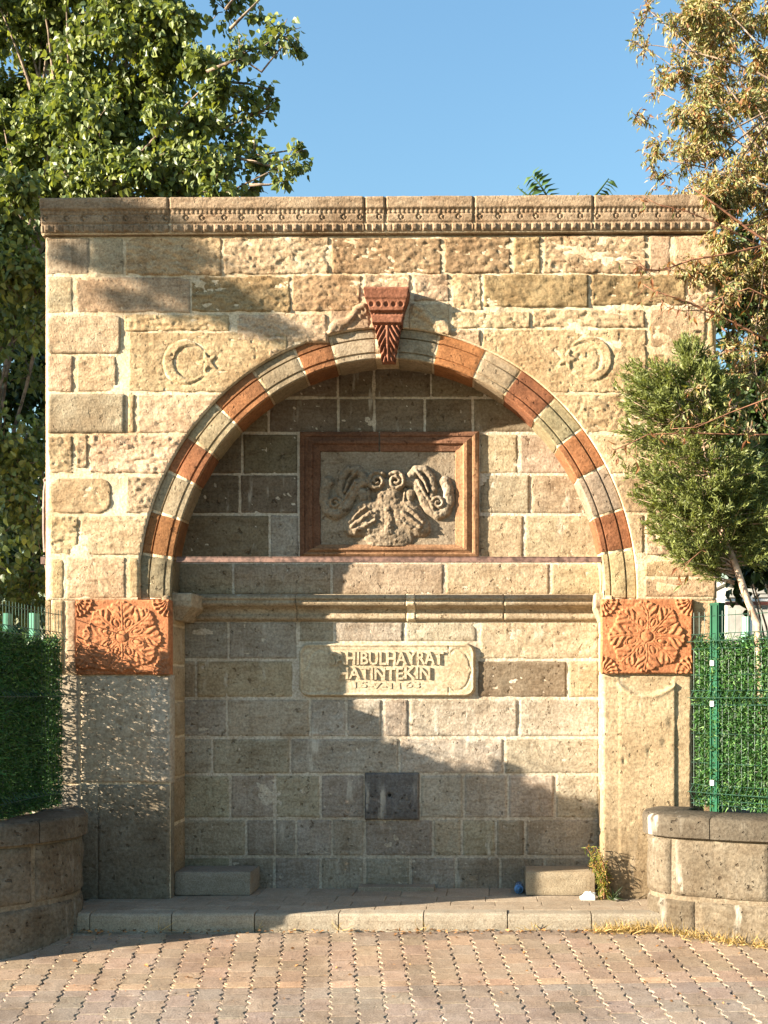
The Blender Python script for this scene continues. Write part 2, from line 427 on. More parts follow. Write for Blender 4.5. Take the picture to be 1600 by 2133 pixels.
def carve_crescent(px, py, c, r, flip):
    """groove outline of a crescent and a five pointed star, metres"""
    x = (px - c[0]) * flip; y = py - c[1]
    d1 = np.hypot(x, y) - r
    d2 = np.hypot(x - r * .27, y) - r * .78
    cres = np.maximum(d1, -d2)
    sx, sy = x - r * 1.05, y
    ang = np.arctan2(sy, -sx); rr = np.hypot(sx, sy)
    k = 2 * math.pi / 5; am = np.abs(((ang + k / 2) % k) - k / 2)
    Rs = r * .52; ri = Rs * .40
    lx, ly = rr * np.cos(am), rr * np.sin(am)
    ex, ey = ri * math.cos(k / 2) - Rs, ri * math.sin(k / 2); nl = math.hypot(ex, ey)
    star = ((lx - Rs) * ey - ly * ex) / nl
    d = np.minimum(cres, star)
    rise = .0075 * sst(1.0, -2.0, d)
    halo = -.006 * np.exp(-(np.maximum(d, 0) / 5) ** 2)
    return rise + halo * (d > 0)
def stone_H(px, py, rect, seed, proud=.007, amp=.004, edge=3.4, wob=2.4, rnd=4, rough=1.0, chisel=0.):
    x0, y0, x1, y1 = rect
    n1 = fbm(px / 26, py / 26, seed + 1, 3); n2 = fbm(px / 26 + 50, py / 26, seed + 2, 3)
    n1 = n1 + .5 * fbm(px / 8, py / 8, seed + 21, 2); n2 = n2 + .5 * fbm(px / 8, py / 8, seed + 22, 2)
    dx = np.minimum(px - x0, x1 - px) + wob * (n1 - .1); dy = np.minimum(py - y0, y1 - py) + wob * (n2 - .1)
    d = np.where((dx < rnd) & (dy < rnd), rnd - np.hypot(rnd - dx, rnd - dy), np.minimum(dx, dy))
    t = sst(0, edge, d)
    H = -.010 + t * (.010 + proud)
    wx = px + 6 * fbm(px / 30, py / 30, seed + 31, 2); wy = py + 5 * fbm(px / 30, py / 30, seed + 32, 2) + .12 * px * vn(seed * .7, .3, 5)
    rg = .5 * np.tanh(2.2 * fbm(wx / 62, wy / 20, seed + 5, 3)) + rough * (.50 * np.tanh(2.6 * fbm(wx / 19, wy / 7, seed + 6, 3)) + .75 * fbm(wx / 7.0, wy / 4.2, seed + 7, 2))
    H = H + amp * t * rg
    if chisel: H = H + chisel * t * np.sin((px * .55 + py * .9) / 3.2 + 3 * fbm(px / 30, py / 30, seed + 11)) * (vn(px / 22, py / 22, seed + 12) > -.1)
    pit = vn(px / 7.5, py / 6.0, seed + 9)
    H = H - .008 * rough * t * sst(.74, .90, pit)
    return H + t * ((px - x0) / (x1 - x0) - .5) * .004 * vn(seed * 1.3, .5, 3)
def ashlar(rect, col=None, Y=0., mat=None, seed=None, name='ashlar_block', step=3.6, carve=None, clip=False, depth=.09, parent=None, var=.14, **k):
    seed = seed if seed is not None else int(rect[0] * 7 + rect[1] * 13)
    rect = (rect[0] - 1.6, rect[1] - 1.6, rect[2] + 1.6, rect[3] + 1.6)
    g = 0 if clip is None else 0
    PX, PY = pgrid(rect[0], rect[2], rect[1], rect[3], step)
    keep = None
    if clip: PX, PY, keep = snap_arch(PX, PY)
    if 'chisel' not in k and random.Random(seed + 5).random() < .4: k = dict(k, chisel=random.Random(seed).uniform(.0006, .0014))
    H = stone_H(PX, PY, rect, seed, **k)
    if clip:
        e, ins = arch_clip(PX, PY, OUT, 2); dpx = (e - 1) * 500
        H = np.where(dpx < 8, np.minimum(H, .004 + .0006 * np.maximum(dpx, 0)), H)
    if carve is not None: H = H + carve(PX, PY)
    r = random.Random(seed)
    c = np.array(SAND if col is None else col) * (1 + r.uniform(-var, var)) * np.array([1, 1 + r.uniform(-.04, .03), 1 + r.uniform(-.10, .08)])
    return heightpatch(name, parent or ROOT, PX, PY, Y, H, mat or M_SAND, tuple(c), depth, keep)

# facade courses
R = dict(amp=.0095, proud=.008, step=2.8)       # quarry faced
S_ = dict(amp=.0016, proud=.006, rough=.5, wob=1.5, edge=5, rnd=3)   # dressed
fac = [
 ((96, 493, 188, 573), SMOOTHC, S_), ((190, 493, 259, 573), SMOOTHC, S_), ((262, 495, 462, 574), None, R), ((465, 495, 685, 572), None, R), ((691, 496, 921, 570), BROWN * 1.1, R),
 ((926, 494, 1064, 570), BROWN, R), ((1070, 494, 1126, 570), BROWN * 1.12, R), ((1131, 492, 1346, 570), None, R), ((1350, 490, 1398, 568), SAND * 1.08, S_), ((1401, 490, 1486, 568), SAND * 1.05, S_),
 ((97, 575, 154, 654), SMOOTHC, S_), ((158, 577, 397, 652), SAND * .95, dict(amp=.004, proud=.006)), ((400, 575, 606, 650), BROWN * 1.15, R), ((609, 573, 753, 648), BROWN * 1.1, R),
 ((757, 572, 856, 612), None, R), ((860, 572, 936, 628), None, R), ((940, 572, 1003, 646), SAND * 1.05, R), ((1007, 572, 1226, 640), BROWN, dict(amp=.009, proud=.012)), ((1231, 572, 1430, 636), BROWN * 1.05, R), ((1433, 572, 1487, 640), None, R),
 ((98, 657, 252, 737), SAND * 1.03, dict(amp=.003, proud=.012, rnd=14)), ((257, 655, 478, 690), None, R), ((494, 654, 682, 712), None, R),
 ((942, 650, 1104, 684), None, R), ((1109, 645, 1344, 682), None, R), ((1352, 645, 1470, 724), None, dict(amp=.005, proud=.007)), ((1473, 645, 1488, 724), None, S_),
 ((99, 741, 153, 817), None, dict(amp=.003)), ((160, 741, 244, 816), None, dict(amp=.005)),
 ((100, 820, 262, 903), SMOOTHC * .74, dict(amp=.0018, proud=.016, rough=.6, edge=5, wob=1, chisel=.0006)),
 ((101, 907, 154, 986), None, R), ((158, 907, 183, 975), None, R),
 ((102, 996, 232, 1070), SAND * 1.03, dict(amp=.004, rnd=26)),
 ((104, 1074, 164, 1157), None, R),
 ((106, 1162, 134, 1246), SAND * 1.05, S_), ((137, 1160, 262, 1246), SAND * 1.05, dict(amp=.004)), ((267, 1160, 290, 1246), None, S_),
 ((107, 1250, 134, 1403), SAND * 1.1, S_), ((136, 1250, 160, 1403), SAND, S_),
 ((1350, 738, 1470, 816), None, R), ((1473, 728, 1490, 816), None, S_),
 ((1310, 822, 1472, 902), None, R), ((1475, 820, 1491, 902), None, S_), ((1380, 906, 1492, 986), None, R),
 ((1345, 1070, 1492, 1156), None, R), ((1342, 1168, 1492, 1202), SAND * 1.06, dict(amp=.0025)), ((1342, 1205, 1492, 1244), SAND * 1.06, dict(amp=.0025)), ((1368, 990, 1492, 1068), None, R),
 ((1443, 1250, 1492, 1400), SAND, S_)]
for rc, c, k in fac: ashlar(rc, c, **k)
facc = [((268, 692, 600, 817), SAND * .98, dict(amp=.0034, step=2.2, carve=lambda x, y: carve_crescent(x, y, (386, 755), 45, 1))),
 ((1005, 686, 1346, 818), SAND * .98, dict(amp=.0034, step=2.2, carve=lambda x, y: carve_crescent(x, y, (1229, 748), 46, -1))),
 ((266, 821, 282, 902), None, dict(amp=.002)), ((286, 821, 500, 902), None, dict(amp=.005)), ((186, 906, 440, 986), SAND * 1.02, R), ((262, 992, 380, 1070), None, R), ((167, 1074, 330, 1156), SAND, dict(amp=.004)),
 ((1100, 822, 1306, 902), None, R), ((1200, 906, 1376, 986), None, dict(amp=.004)), ((1240, 990, 1364, 1068), None, dict(amp=.004)), ((1280, 1072, 1341, 1156), None, dict(amp=.004)), ((560, 700, 682, 760), None, R), ((937, 687, 1002, 760), None, R)]
for rc, c, k in facc: ashlar(rc, c, clip=True, **k)
# carved scroll blocks either side of the keystone
def seg_dist(px, py, pts):
    d = np.full(px.shape, 1e9); tt = np.zeros(px.shape); n = len(pts) - 1
    for i in range(n):
        ax, ay = pts[i]; bx, by = pts[i + 1]; vx, vy = bx - ax, by - ay; L = vx * vx + vy * vy + 1e-9
        t = np.clip(((px - ax) * vx + (py - ay) * vy) / L, 0, 1)
        q = np.hypot(px - ax - t * vx, py - ay - t * vy); m = q < d
        d = np.where(m, q, d); tt = np.where(m, (i + t) / n, tt)
    return d, tt
def strokes_H(px, py, strokes, scale=1.):
    H = np.zeros(px.shape)
    for pts, r0, r1, h in strokes:
        d, t = seg_dist(px, py, pts); r = r0 + (r1 - r0) * t
        q = np.clip(1 - (d / r) ** 2, 0, 1)
        H = np.maximum(H, h * np.sqrt(q))
    return H * scale
def spiral(cx, cy, r0, turns, a0, sgn=1, n=26):
    return [(cx + r0 * (1 - .82 * i / n) * math.cos(a0 + sgn * turns * 2 * math.pi * i / n), cy + r0 * (1 - .82 * i / n) * math.sin(a0 + sgn * turns * 2 * math.pi * i / n)) for i in range(n + 1)]
scr = [([(690, 690), (702, 676), (722, 672), (735, 660), (744, 645), (758, 638)], 9, 7, .022), (spiral(698, 682, 12, 1.2, 0), 4, 3, .016), (spiral(757, 650, 12, 1.2, 2), 4, 3, .014)]
scrR = [([(935, 690), (922, 676), (902, 672), (889, 660), (880, 645), (866, 638)], 9, 7, .022), (spiral(927, 682, 12, 1.2, 3, -1), 4, 3, .016), (spiral(868, 650, 12, 1.2, 1, -1), 4, 3, .014)]
ashlar((686, 630, 770, 700), SAND, clip=True, carve=lambda x, y: strokes_H(x, y, scr), amp=.003, step=2.6)
ashlar((852, 632, 938, 702), SAND, clip=True, carve=lambda x, y: strokes_H(x, y, scrR), amp=.003, step=2.6)

# mortar skin of the facade
PX, PY = pgrid(95, 1492, 489, 1250, 6.0)
PX, PY, keep = snap_arch(PX, PY, 1)
Hm = .0005 + .003 * fbm(PX / 30, PY / 22, 77, 3) + .008 * sst(.30, .62, fbm(PX / 60 + 9, PY / 34, 78, 3))
e, ins = arch_clip(PX, PY, OUT, 1); Hm = np.where(e < 1.01, np.minimum(Hm, .004), Hm)
edge = np.minimum(np.minimum(PX - 95, 1492 - PX), PY - 489)
heightpatch('mortar', ROOT, PX, PY, 0., np.where(edge < 1, -.01, Hm), M_MORTAR, None, .05, keep)

# arch ring
def arch_pt(A, th, side, Y):
    cx, cy, a, b = A
    return np.array(W(cx - side * a * math.cos(th), cy - b * math.sin(th), Y))
RPROF = [(0, .05), (0, .024), (.03, .020), (.28, .019), (.295, .032), (.325, .033), (.34, .015), (.5, .012), (.66, .012), (.765, .013), (.78, .024), (.82, .024), (.835, .014), (.97, .014), (1, .02)]
SPROF = [.06, .12, .16, .2, .45, .7, 1.0]
def ring(side, t0, t1, grow=0., seed=0, amp=.002, dth=.8, rough=0.):
    n = max(3, int((t1 - t0) / dth) + 2); V = []
    ths = np.radians(np.linspace(t0, t1, n)); m = len(RPROF) + len(SPROF)
    for i, th in enumerate(ths):
        th = th
        O = arch_pt(OUT, th, side, 0); I = arch_pt(INN, th, side, 0); Bk = arch_pt(BACK, th, side, .44)
        dirr = (I - O) / np.linalg.norm(I - O)
        endk = min(i, n - 1 - i)
        for j, (t, y) in enumerate(RPROF):
            p = O + (I - O) * t; w = amp * fbm(np.array(math.degrees(th) * .35), np.array(t * 5.0), seed, 3) + rough * fbm(np.array(math.degrees(th) * .8), np.array(t * 9.0), seed + 4, 3)
            p[1] = y + float(w) + grow + (.004 if endk == 0 else 0); V.append(p)
        P0 = I.copy(); P0[1] = .02
        for q in SPROF:
            p = P0 + (Bk - P0) * q; bump = .006 if q in (.12, .16) else 0
            w = amp * float(fbm(np.array(math.degrees(th) * .35), np.array(q * 6.0 + 9), seed, 3))
            V.append(p - dirr * (grow - w + (.003 if endk == 0 else 0)) + dirr * bump)
    return np.array(V), grid_faces(n, m)
REDC = np.array([.28, .120, .052]); GREYC = np.array([.30, .24, .163])
LJ = [(-1.2, 8.7, 's'), (8.7, 18.3, 'r'), (18.3, 27.6, 'g'), (27.6, 36.4, 'r'), (36.4, 45.8, 'g'), (45.8, 57.2, 'r'), (57.2, 67.8, 'g'), (67.8, 76.5, 'r'), (76.5, 87, 'g')]
RJ = [(-1.2, 9.8, 'p'), (9.8, 18.8, 'r'), (18.8, 29, 'g'), (29, 38.7, 'r'), (38.7, 47.5, 'g'), (47.5, 57.6, 'r'), (57.6, 66.6, 'g'), (66.6, 78, 'r'), (78, 87.5, 'g')]
for side, J in ((1, LJ), (-1, RJ)):
    for i, (a, b, k) in enumerate(J):
        gp = .32
        V, Fc = ring(side, a + gp, b - gp, 0, i * 7 + side, .0022, rough=.010 if k == 's' else 0.)
        V, Fc = skirt(V, Fc, np.array([0, .03, 0]))
        c = {'r': REDC, 'g': GREYC, 's': GREYC * .8, 'p': np.array([.42, .33, .21])}[k] * random.uniform(.88, 1.14) * np.array([1, random.uniform(.96, 1.1), random.uniform(.95, 1.1)])
        o = link('voussoir', V, Fc, M_RED if k == 'r' else M_GREY, ROOT, tuple(c), sharp=24)
        if k == 's': o['label'] = 'broken crumbling springer at the left foot of the arch'
V, Fc = ring(1, -1.2, 93.5, .007, 55, .003, 1.0); V2, F2 = ring(-1, -1.2, 87, .007, 56, .003, 1.0)
link('arch_mortar', np.concatenate([V, V2]), np.concatenate([Fc, F2 + len(V)]), M_MORTAR, ROOT)

# keystone corbel
PX, PY = pgrid(758, 860, 608, 756, 1.15)
cxk = 808 + (PY - 612) * .012
prof_y = [608, 613, 615, 632, 636, 652, 657, 659, 664, 667, 680, 682, 685, 716, 728, 740, 756]
half_w = [46, 46, 46.5, 44, 42, 36, 34.5, 34, 34, 32, 31, 31, 27, 21, 18.5, 16, 14]
hgt = [.10, .135, .14, .128, .118, .112, .110, .085, .085, .09, .088, .06, .065, .075, .06, .045, .03]
hw = np.interp(PY, prof_y, half_w); hk = np.interp(PY, prof_y, hgt)
u = (PX - cxk)
Hk = hk.copy()
for k in range(-2, 3):                                              # row of hollow drops
    d = np.hypot(u - k * 15.2, PY - 645); Hk -= .014 * np.sqrt(np.clip(1 - (d / 5.2) ** 2, 0, 1))
for k in range(-4, 5):
    d = np.hypot(u - k * 7.4, PY - 661); Hk -= .006 * np.sqrt(np.clip(1 - (d / 2.4) ** 2, 0, 1))
leaf = PY > 684
vein = np.cos((np.abs(u) * 1.0 - (PY - 684) * .55) * .62)
Hk += np.where(leaf, .014 * vein * sst(3, 7, np.abs(u)) + .012 * np.exp(-(u / 3.5) ** 2) - .012 * sst(.7, 1, np.abs(u) / hw), 0)
Hk += np.where(PY > 726, .008 * np.cos(u * .85), 0) + .0015 * fbm(PX / 6, PY / 6, 5, 3)
V, Fc = None, None
sx = np.clip(u / hw, -1.0, 1.0)
PXk = cxk + np.sign(u) * np.minimum(np.abs(u), hw)
keepk = (np.abs(u) <= hw + 1.2)
Hk = np.where(np.abs(u) >= hw - .4, Hk * .97, Hk)
ks = heightpatch('keystone', ROOT, PXk, PY, 0., Hk, M_RED, (.25, .105, .062), .04, keepk)
ks['label'] = 'carved red keystone bracket with a leaf at the top of the arch'

# rosette panels
def rosette(x0, y0, x1, y1, seed, broken):
    PX, PY = pgrid(x0, x1, y0, y1, 1.15)
    cx, cy = (x0 + x1) / 2, (y0 + y1) / 2; ax, ay = (x1 - x0) * .435, (y1 - y0) * .492
    wx = 1.2 * fbm(PX / 14, PY / 14, seed, 2); wy = 1.2 * fbm(PX / 14 + 7, PY / 14, seed + 1, 2)
    X = (PX - cx + wx) / ax; Yy = (PY - cy + wy) / ay
    r = np.hypot(X, Yy); th = np.arctan2(Yy, X) + .10 * vn(X * 2.2 + seed, Yy * 2.2, seed + 5)
    k = 2 * math.pi / 8
    ph = ((th + k / 2) % k) - k / 2; a = np.abs(ph) * r          # tangential distance within a petal
    outer = .93 + .045 * np.cos(8 * th) + .03 * np.abs(np.sin(th * 22))
    body = sst(0, .05, outer - r)
    veins = .5 + .5 * np.cos(2 * math.pi * (r * 5.6 - a * 5.4))
    rib = np.exp(-(a / .022) ** 2)
    dome = 1 - .30 * (np.abs(ph) / (k / 2)) ** 2
    H = body * (.010 * dome + .0075 * veins * sst(.03, .07, a) + .004 * rib)
    gap = sst(.86, 1.0, np.abs(ph) / (k / 2)) * sst(.5, .7, r); H -= .007 * gap * body
    ph2 = (th % k) - k / 2; ex = r - .40; ey = ph2 * r
    el = np.sqrt((ex / .15) ** 2 + (ey / .075) ** 2)              # almond eyes between the petals
    H = np.where(el < 1.25, .006 + .010 * np.sqrt(np.clip(1 - (el / .75) ** 2, 0, 1)) + .007 * np.exp(-((el - 1.05) / .14) ** 2), H)
    H = np.where(r < .17, .006 + .012 * np.sqrt(np.clip(1 - (r / .15) ** 2, 0, 1)), H)
    for qx, qy in ((x0, y0), (x1, y0), (x0, y1), (x1, y1)):       # quarter rosettes in the corners
        dx, dy = np.abs(PX - qx), np.abs(PY - qy); rr = np.hypot(dx, dy); aa = np.arctan2(dy, dx)
        Rr = 36 + 1.6 * np.abs(np.sin(aa * 9))
        fan = sst(0, 3, Rr - rr) * (.008 + .006 * np.cos(aa * 20 + np.sin(rr * .25)) * sst(6, 14, rr) + .003 * np.cos(rr * .55))
        H = np.maximum(H, fan)
    wear = .85 + .45 * fbm(PX / 34, PY / 34, seed + 9, 3)
    H = H * np.clip(wear, .5, 1.05) + .0022 * fbm(PX / 9, PY / 9, seed + 4, 4)
    d = np.minimum(np.minimum(PX - x0, x1 - PX), np.minimum(PY - y0, y1 - PY))
    H = H + .034 - .006 * sst(2.5, 0, d)
    if broken:
        n = PY - (y1 - 17 + 10 * fbm(PX / 16, PY / 30, 31, 3)) - (PX - x0) * .09
        H = H - .016 * sst(0, 5, n)
    return heightpatch('rosette_panel', ROOT, PX, PY, 0., H, M_RED, (.45, .185, .085), .05)
rp = rosette(162, 1250, 356, 1405, 3, True); rp['label'] = 'carved red rosette panel on the left pier, chipped along its lower edge'
rp = rosette(1252, 1249, 1441, 1403, 8, False); rp['label'] = 'carved red rosette panel on the right pier'

# piers
PIER = np.array([.41, .36, .285])
ashlar((108, 1407, 164, 1632), PIER * .9, mat=M_PIER, amp=.004); ashlar((108, 1636, 166, 1876), PIER * .75, mat=M_PIER, amp=.003)
ashlar((168, 1408, 316, 1630), PIER, mat=M_PIER, amp=.0022, proud=.006); ashlar((312, 1408, 355, 1630), PIER * 1.08, mat=M_PIER, amp=.002, edge=3, wob=1)
ashlar((168, 1634, 206, 1876), PIER * .9, mat=M_PIER, amp=.002); ashlar((203, 1634, 354, 1876), PIER * .75, mat=M_PIER, amp=.0022, edge=5, wob=1.5, proud=.012)
def right_shaft(px, py):
    x0, x1 = 1290, 1405; t = (px - x0) / (x1 - x0); top = 1424 + 24 * (1 - ((px - 1347) / 58) ** 2)
    inside = sst(-1.5, 2.5, px - x0 + 0) * sst(2.0, -.5, px - x1) * sst(-2, 3, py - top)
    bulge = .004 + .009 * np.clip(t, 0, 1) ** 1.5
    lip = np.exp(-((py - top - 3) / 5.0) ** 2) * (px > x0 - 3) * (px < x1 + 2) * .010
    hol = -.004 * sst(0, 12, top - py) * sst(16, 8, top - py - 18) * (px > x0) * (px < x1) * sst(0, 1, top - 1406)
    H = inside * bulge + lip + np.where(py < top, hol, 0)
    for bx, by, br in ((1398, 1505, 9), (1384, 1548, 7), (1352, 1565, 5), (1300, 1585, 4), (1310, 1790, 9)):
        H = H - .010 * np.exp(-(((px - bx) / br) ** 2 + ((py - by) / (br * 1.5)) ** 2))
    stro = [([(1305, 1476), (1305, 1498), (1325, 1499)], 1.6, 1.6, .003), ([(1305, 1476), (1318, 1476)], 1.5, 1.5, .003), ([(1305, 1487), (1316, 1487)], 1.5, 1.5, .003), ([(1329, 1464), (1330, 1475)], 1.8, 1.8, .004),
            ([(1365, 1463), (1358, 1464), (1356, 1470), (1364, 1472)], 1.8, 1.8, .004), ([(1341, 1484), (1345, 1490), (1350, 1483)], 1.5, 1.5, .003), ([(1345, 1490), (1345, 1499)], 1.5, 1.5, .003)]
    return H - strokes_H(px, py, stro)
ashlar((1256, 1405, 1440, 1890), np.array([.39, .315, .205]), mat=M_PIER, amp=.0014, rough=.5, edge=4, wob=1.5, step=2.6, carve=right_shaft, name='pier_shaft')
for nm, rc in (('pier_mortar', (107, 1403, 355, 1878)), ('pier_mortar', (1257, 1398, 1441, 1892)), ('pier_mortar', (107, 1248, 165, 1406))):
    PX, PY = pgrid(rc[0], rc[2], rc[1], rc[3], 8); heightpatch(nm, ROOT, PX, PY, .0, -.002 + .003 * fbm(PX / 28, PY / 22, 12, 3), M_MORTAR, None, .04)

# reveals of the niche: splayed faces from the pier edge to the back wall
def wallquad(name, A, B, Cc, Dd, nrm, col, mat, seed, amp=.003, nu=16, nv=14):
    """A,B bottom front/back; C,D top back/front"""
    A, B, Cc, Dd, nrm = [np.asarray(q, float) for q in (A, B, Cc, Dd, nrm)]
    U, Vv = np.meshgrid(np.linspace(0, 1, nu), np.linspace(0, 1, nv))
    P = ((A * (1 - U[..., None]) + B * U[..., None]) * (1 - Vv[..., None]) + (Dd * (1 - U[..., None]) + Cc * U[..., None]) * Vv[..., None])
    hgt_ = np.linalg.norm(Dd - A); wid = np.linalg.norm(B - A)
    d = np.minimum(np.minimum(U, 1 - U) * wid, np.minimum(Vv, 1 - Vv) * hgt_)
    H = -.008 + .013 * sst(0, .014, d) + amp * fbm(U * 5, Vv * 4, seed, 4)
    P = P + nrm * H[..., None]
    v, f = skirt(P.reshape(-1, 3), grid_faces(nv, nu), -nrm * .05)
    return link(name, v, f, mat, ROOT, col)
def reveal(pf, pb, ycuts, nrm, col):
    for i in range(len(ycuts) - 1):
        a, b = ycuts[i + 1], ycuts[i]
        zb = HC + (YH - a) / F; zt = HC + (YH - b) / F
        f0 = W(pf, 0, 0.004)[0]; b0 = W(pb, 0, .44)[0]
        wallquad('reveal_block', (f0, .006, zb), (b0, .44, zb), (b0, .44, zt), (f0, .006, zt), nrm, tuple(np.array(col) * random.uniform(.92, 1.08)), M_PIER, i * 3 + int(pf))
reveal(353, 386, [1240, 1300, 1384, 1461, 1536, 1623, 1720, 1876], (.985, -.17, 0), (.42, .33, .215))
reveal(1257.5, 1247, [1240, 1318, 1400, 1480, 1560, 1640, 1740, 1892], (-.99, -.10, 0), (.46, .36, .23))
mb = MB()
for pf, pb in ((352, 385), (1258.5, 1248)):
    f0 = W(pf, 0, 0)[0]; b0 = W(pb, 0, .44)[0]; mb.add([(f0, .012, 0), (b0, .45, 0), (b0, .45, 2.25), (f0, .012, 2.25)], [[0, 1, 2, 3]])
mb.build('reveal_mortar', M_MORTAR, ROOT, tint=False)

# back wall of the niche
PX, PY = pgrid(345, 1290, 735, 1870, 9)
heightpatch('niche_mortar', ROOT, PX, PY, .44, .0 + .003 * fbm(PX / 30, PY / 24, 21, 3) + .005 * sst(.3, .6, fbm(PX / 70, PY / 40, 22, 3)), M_NMORT, None, 0)
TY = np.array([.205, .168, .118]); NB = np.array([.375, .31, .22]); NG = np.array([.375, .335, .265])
niche = []
def course(y0, y1, cuts, col, **k):
    for a, b in zip(cuts[:-1], cuts[1:]): niche.append(((a + 1.5, y0 + 1.5, b - 1.5, y1 - 1.5), col, k))
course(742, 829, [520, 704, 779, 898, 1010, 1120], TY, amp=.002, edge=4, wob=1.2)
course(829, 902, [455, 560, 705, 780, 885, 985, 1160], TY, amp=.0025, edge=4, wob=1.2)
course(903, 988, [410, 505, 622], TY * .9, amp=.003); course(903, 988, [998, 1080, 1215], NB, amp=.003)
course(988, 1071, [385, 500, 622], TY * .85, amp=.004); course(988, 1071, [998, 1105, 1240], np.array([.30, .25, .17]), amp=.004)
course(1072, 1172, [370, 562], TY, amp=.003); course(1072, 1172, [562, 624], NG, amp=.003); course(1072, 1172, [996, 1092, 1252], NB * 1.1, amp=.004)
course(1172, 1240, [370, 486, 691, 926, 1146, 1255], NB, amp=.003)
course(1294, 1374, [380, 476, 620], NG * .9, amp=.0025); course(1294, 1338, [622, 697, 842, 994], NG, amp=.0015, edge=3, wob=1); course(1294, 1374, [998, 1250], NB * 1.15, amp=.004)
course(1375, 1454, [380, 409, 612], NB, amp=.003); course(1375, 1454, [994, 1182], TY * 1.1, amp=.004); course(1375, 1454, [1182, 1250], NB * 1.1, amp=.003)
course(1455, 1536, [380, 473], NG * .9, amp=.003); course(1455, 1536, [473, 646, 722, 797, 852, 1080, 1250], NG, amp=.003)
course(1537, 1613, [380, 442, 605, 832, 1050, 1250], NG, amp=.0028)
course(1613, 1705, [380, 480, 573, 668, 760], NG * .92, amp=.0022); course(1613, 1705, [875, 966, 1058, 1156, 1250], NG, amp=.002)
course(1706, 1784, [380, 513, 573, 617, 692, 760, 902, 962, 1033, 1094, 1250], NG * .9, amp=.0018, edge=4, wob=1.2)
course(1785, 1862, [380, 480, 572, 668, 760, 855, 950, 1042, 1134, 1250], NG * .8, amp=.0018, edge=4, wob=1.2)
def in_arch_back(rc):
    cx, cy, a, b = BACK; ok = False
    return True
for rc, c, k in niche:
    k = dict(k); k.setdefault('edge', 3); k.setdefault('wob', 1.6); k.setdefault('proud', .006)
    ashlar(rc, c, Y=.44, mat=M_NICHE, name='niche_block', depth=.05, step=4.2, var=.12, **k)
# tap block
def tap(px, py): return -.024 * np.exp(-(np.hypot(px - 812, py - 1656) / 5.0) ** 4) - .004 * np.exp(-((px - 814) / 3) ** 2) * (py > 1660)
o = ashlar((761, 1610, 873, 1707), np.array([.135, .128, .12]), Y=.44, mat=M_NICHE, name='tap_block', amp=.0012, proud=.030, edge=3, wob=.6, rnd=2, step=2.2, carve=tap, var=0)
o['label'] = 'dark grey square stone with a small water hole'
tb = o; mb = MB(); a_ = np.array(W(812, 1656, .44 - .0075)); mb.tube([a_, a_ - np.array([0, .006, 0])], [.013, .012], 12)
mb.build('hole_shade_disc', M_HOLE, tb, tint=False)  # dark disc paints the shade at the bottom of the hole
# string course
def prof_patch(name, x0, x1, prof, Y, mat, col, stx=5, seed=0, amp=.002, joints=(), parent=None):
    py = np.array([p[0] for p in prof], float); hh = np.array([p[1] for p in prof], float)
    ny = int((py[-1] - py[0]) / 1.3); PX, PY = np.meshgrid(np.linspace(x0, x1, int((x1 - x0) / stx)), np.linspace(py[0], py[-1], ny))
    H = np.interp(PY, py, hh) + amp * fbm(PX / 24, PY / 6, seed, 4)
    for j in joints: H = H - .012 * np.exp(-((PX - j) / 1.6) ** 2)
    return heightpatch(name, parent or ROOT, PX, PY, Y, H, mat, col, .04)
SP = [(1238, .03), (1240, .075), (1246, .098), (1250, .100), (1251.5, .086), (1253, .088), (1258, .098), (1263, .088), (1266, .055), (1270, .030), (1276, .022), (1281, .024), (1283, .034), (1288, .036), (1291, .028), (1295, .004)]
cuts = [392, 620, 848, 866, 1050, 1246]
for a, b in zip(cuts[:-1], cuts[1:]):
    if a == 848: prof_patch('string_course_patch', a, b, [(p, h + .004) for p, h in SP], .44, M_MORTAR, None, 3, 4, .004)
    else: prof_patch('string_course', a + .6, b - .6, SP, .44, M_NICHE, tuple(NB * random.uniform(.9, 1.0)), 4, a)
for x0, x1, yy in ((358, 403, .02), (1240, 1263, .05)):
    def ip(x0=x0, x1=x1, yy=yy):
        PX, PY = pgrid(x0, x1, 1236, 1292, 1.6); t = (PY - 1236) / 56; c = (x0 + x1) / 2
        prof = np.interp(t, [0, .04, .3, .5, .56, .75, 1], [.04, .052, .055, .05, .04, .02, 0])
        xr = np.interp(t, [0, .5, .75, 1], [1, 1, .7, .45])
        if x0 < 800: PX = x0 + (PX - x0) * xr
        else: PX = x1 - (x1 - PX) * xr
        d = np.minimum(PX - x0, x1 - PX)
        return heightpatch('impost', ROOT, PX, PY, .12, prof + .003 * fbm(PX / 8, PY / 8, 6, 3), M_NICHE, tuple(NB * 1.1), .33)
    ip()

# tie bar
mb = MB(); a, b = W(368, 1160, .05), W(1254, 1172, .05)
ta = ((a[0] + b[0]) / 2, .06, (a[2] + b[2]) / 2)
mb.box((ta[0], .052, ta[2] + .004), (b[0] - a[0], .012, .026)); mb.box((ta[0], .058, ta[2] - .013), (b[0] - a[0], .03, .008)); mb.box((ta[0], .062, ta[2] + .018), (b[0] - a[0], .032, .006))
mb.build('tie_bar', M_RUST, ROOT)

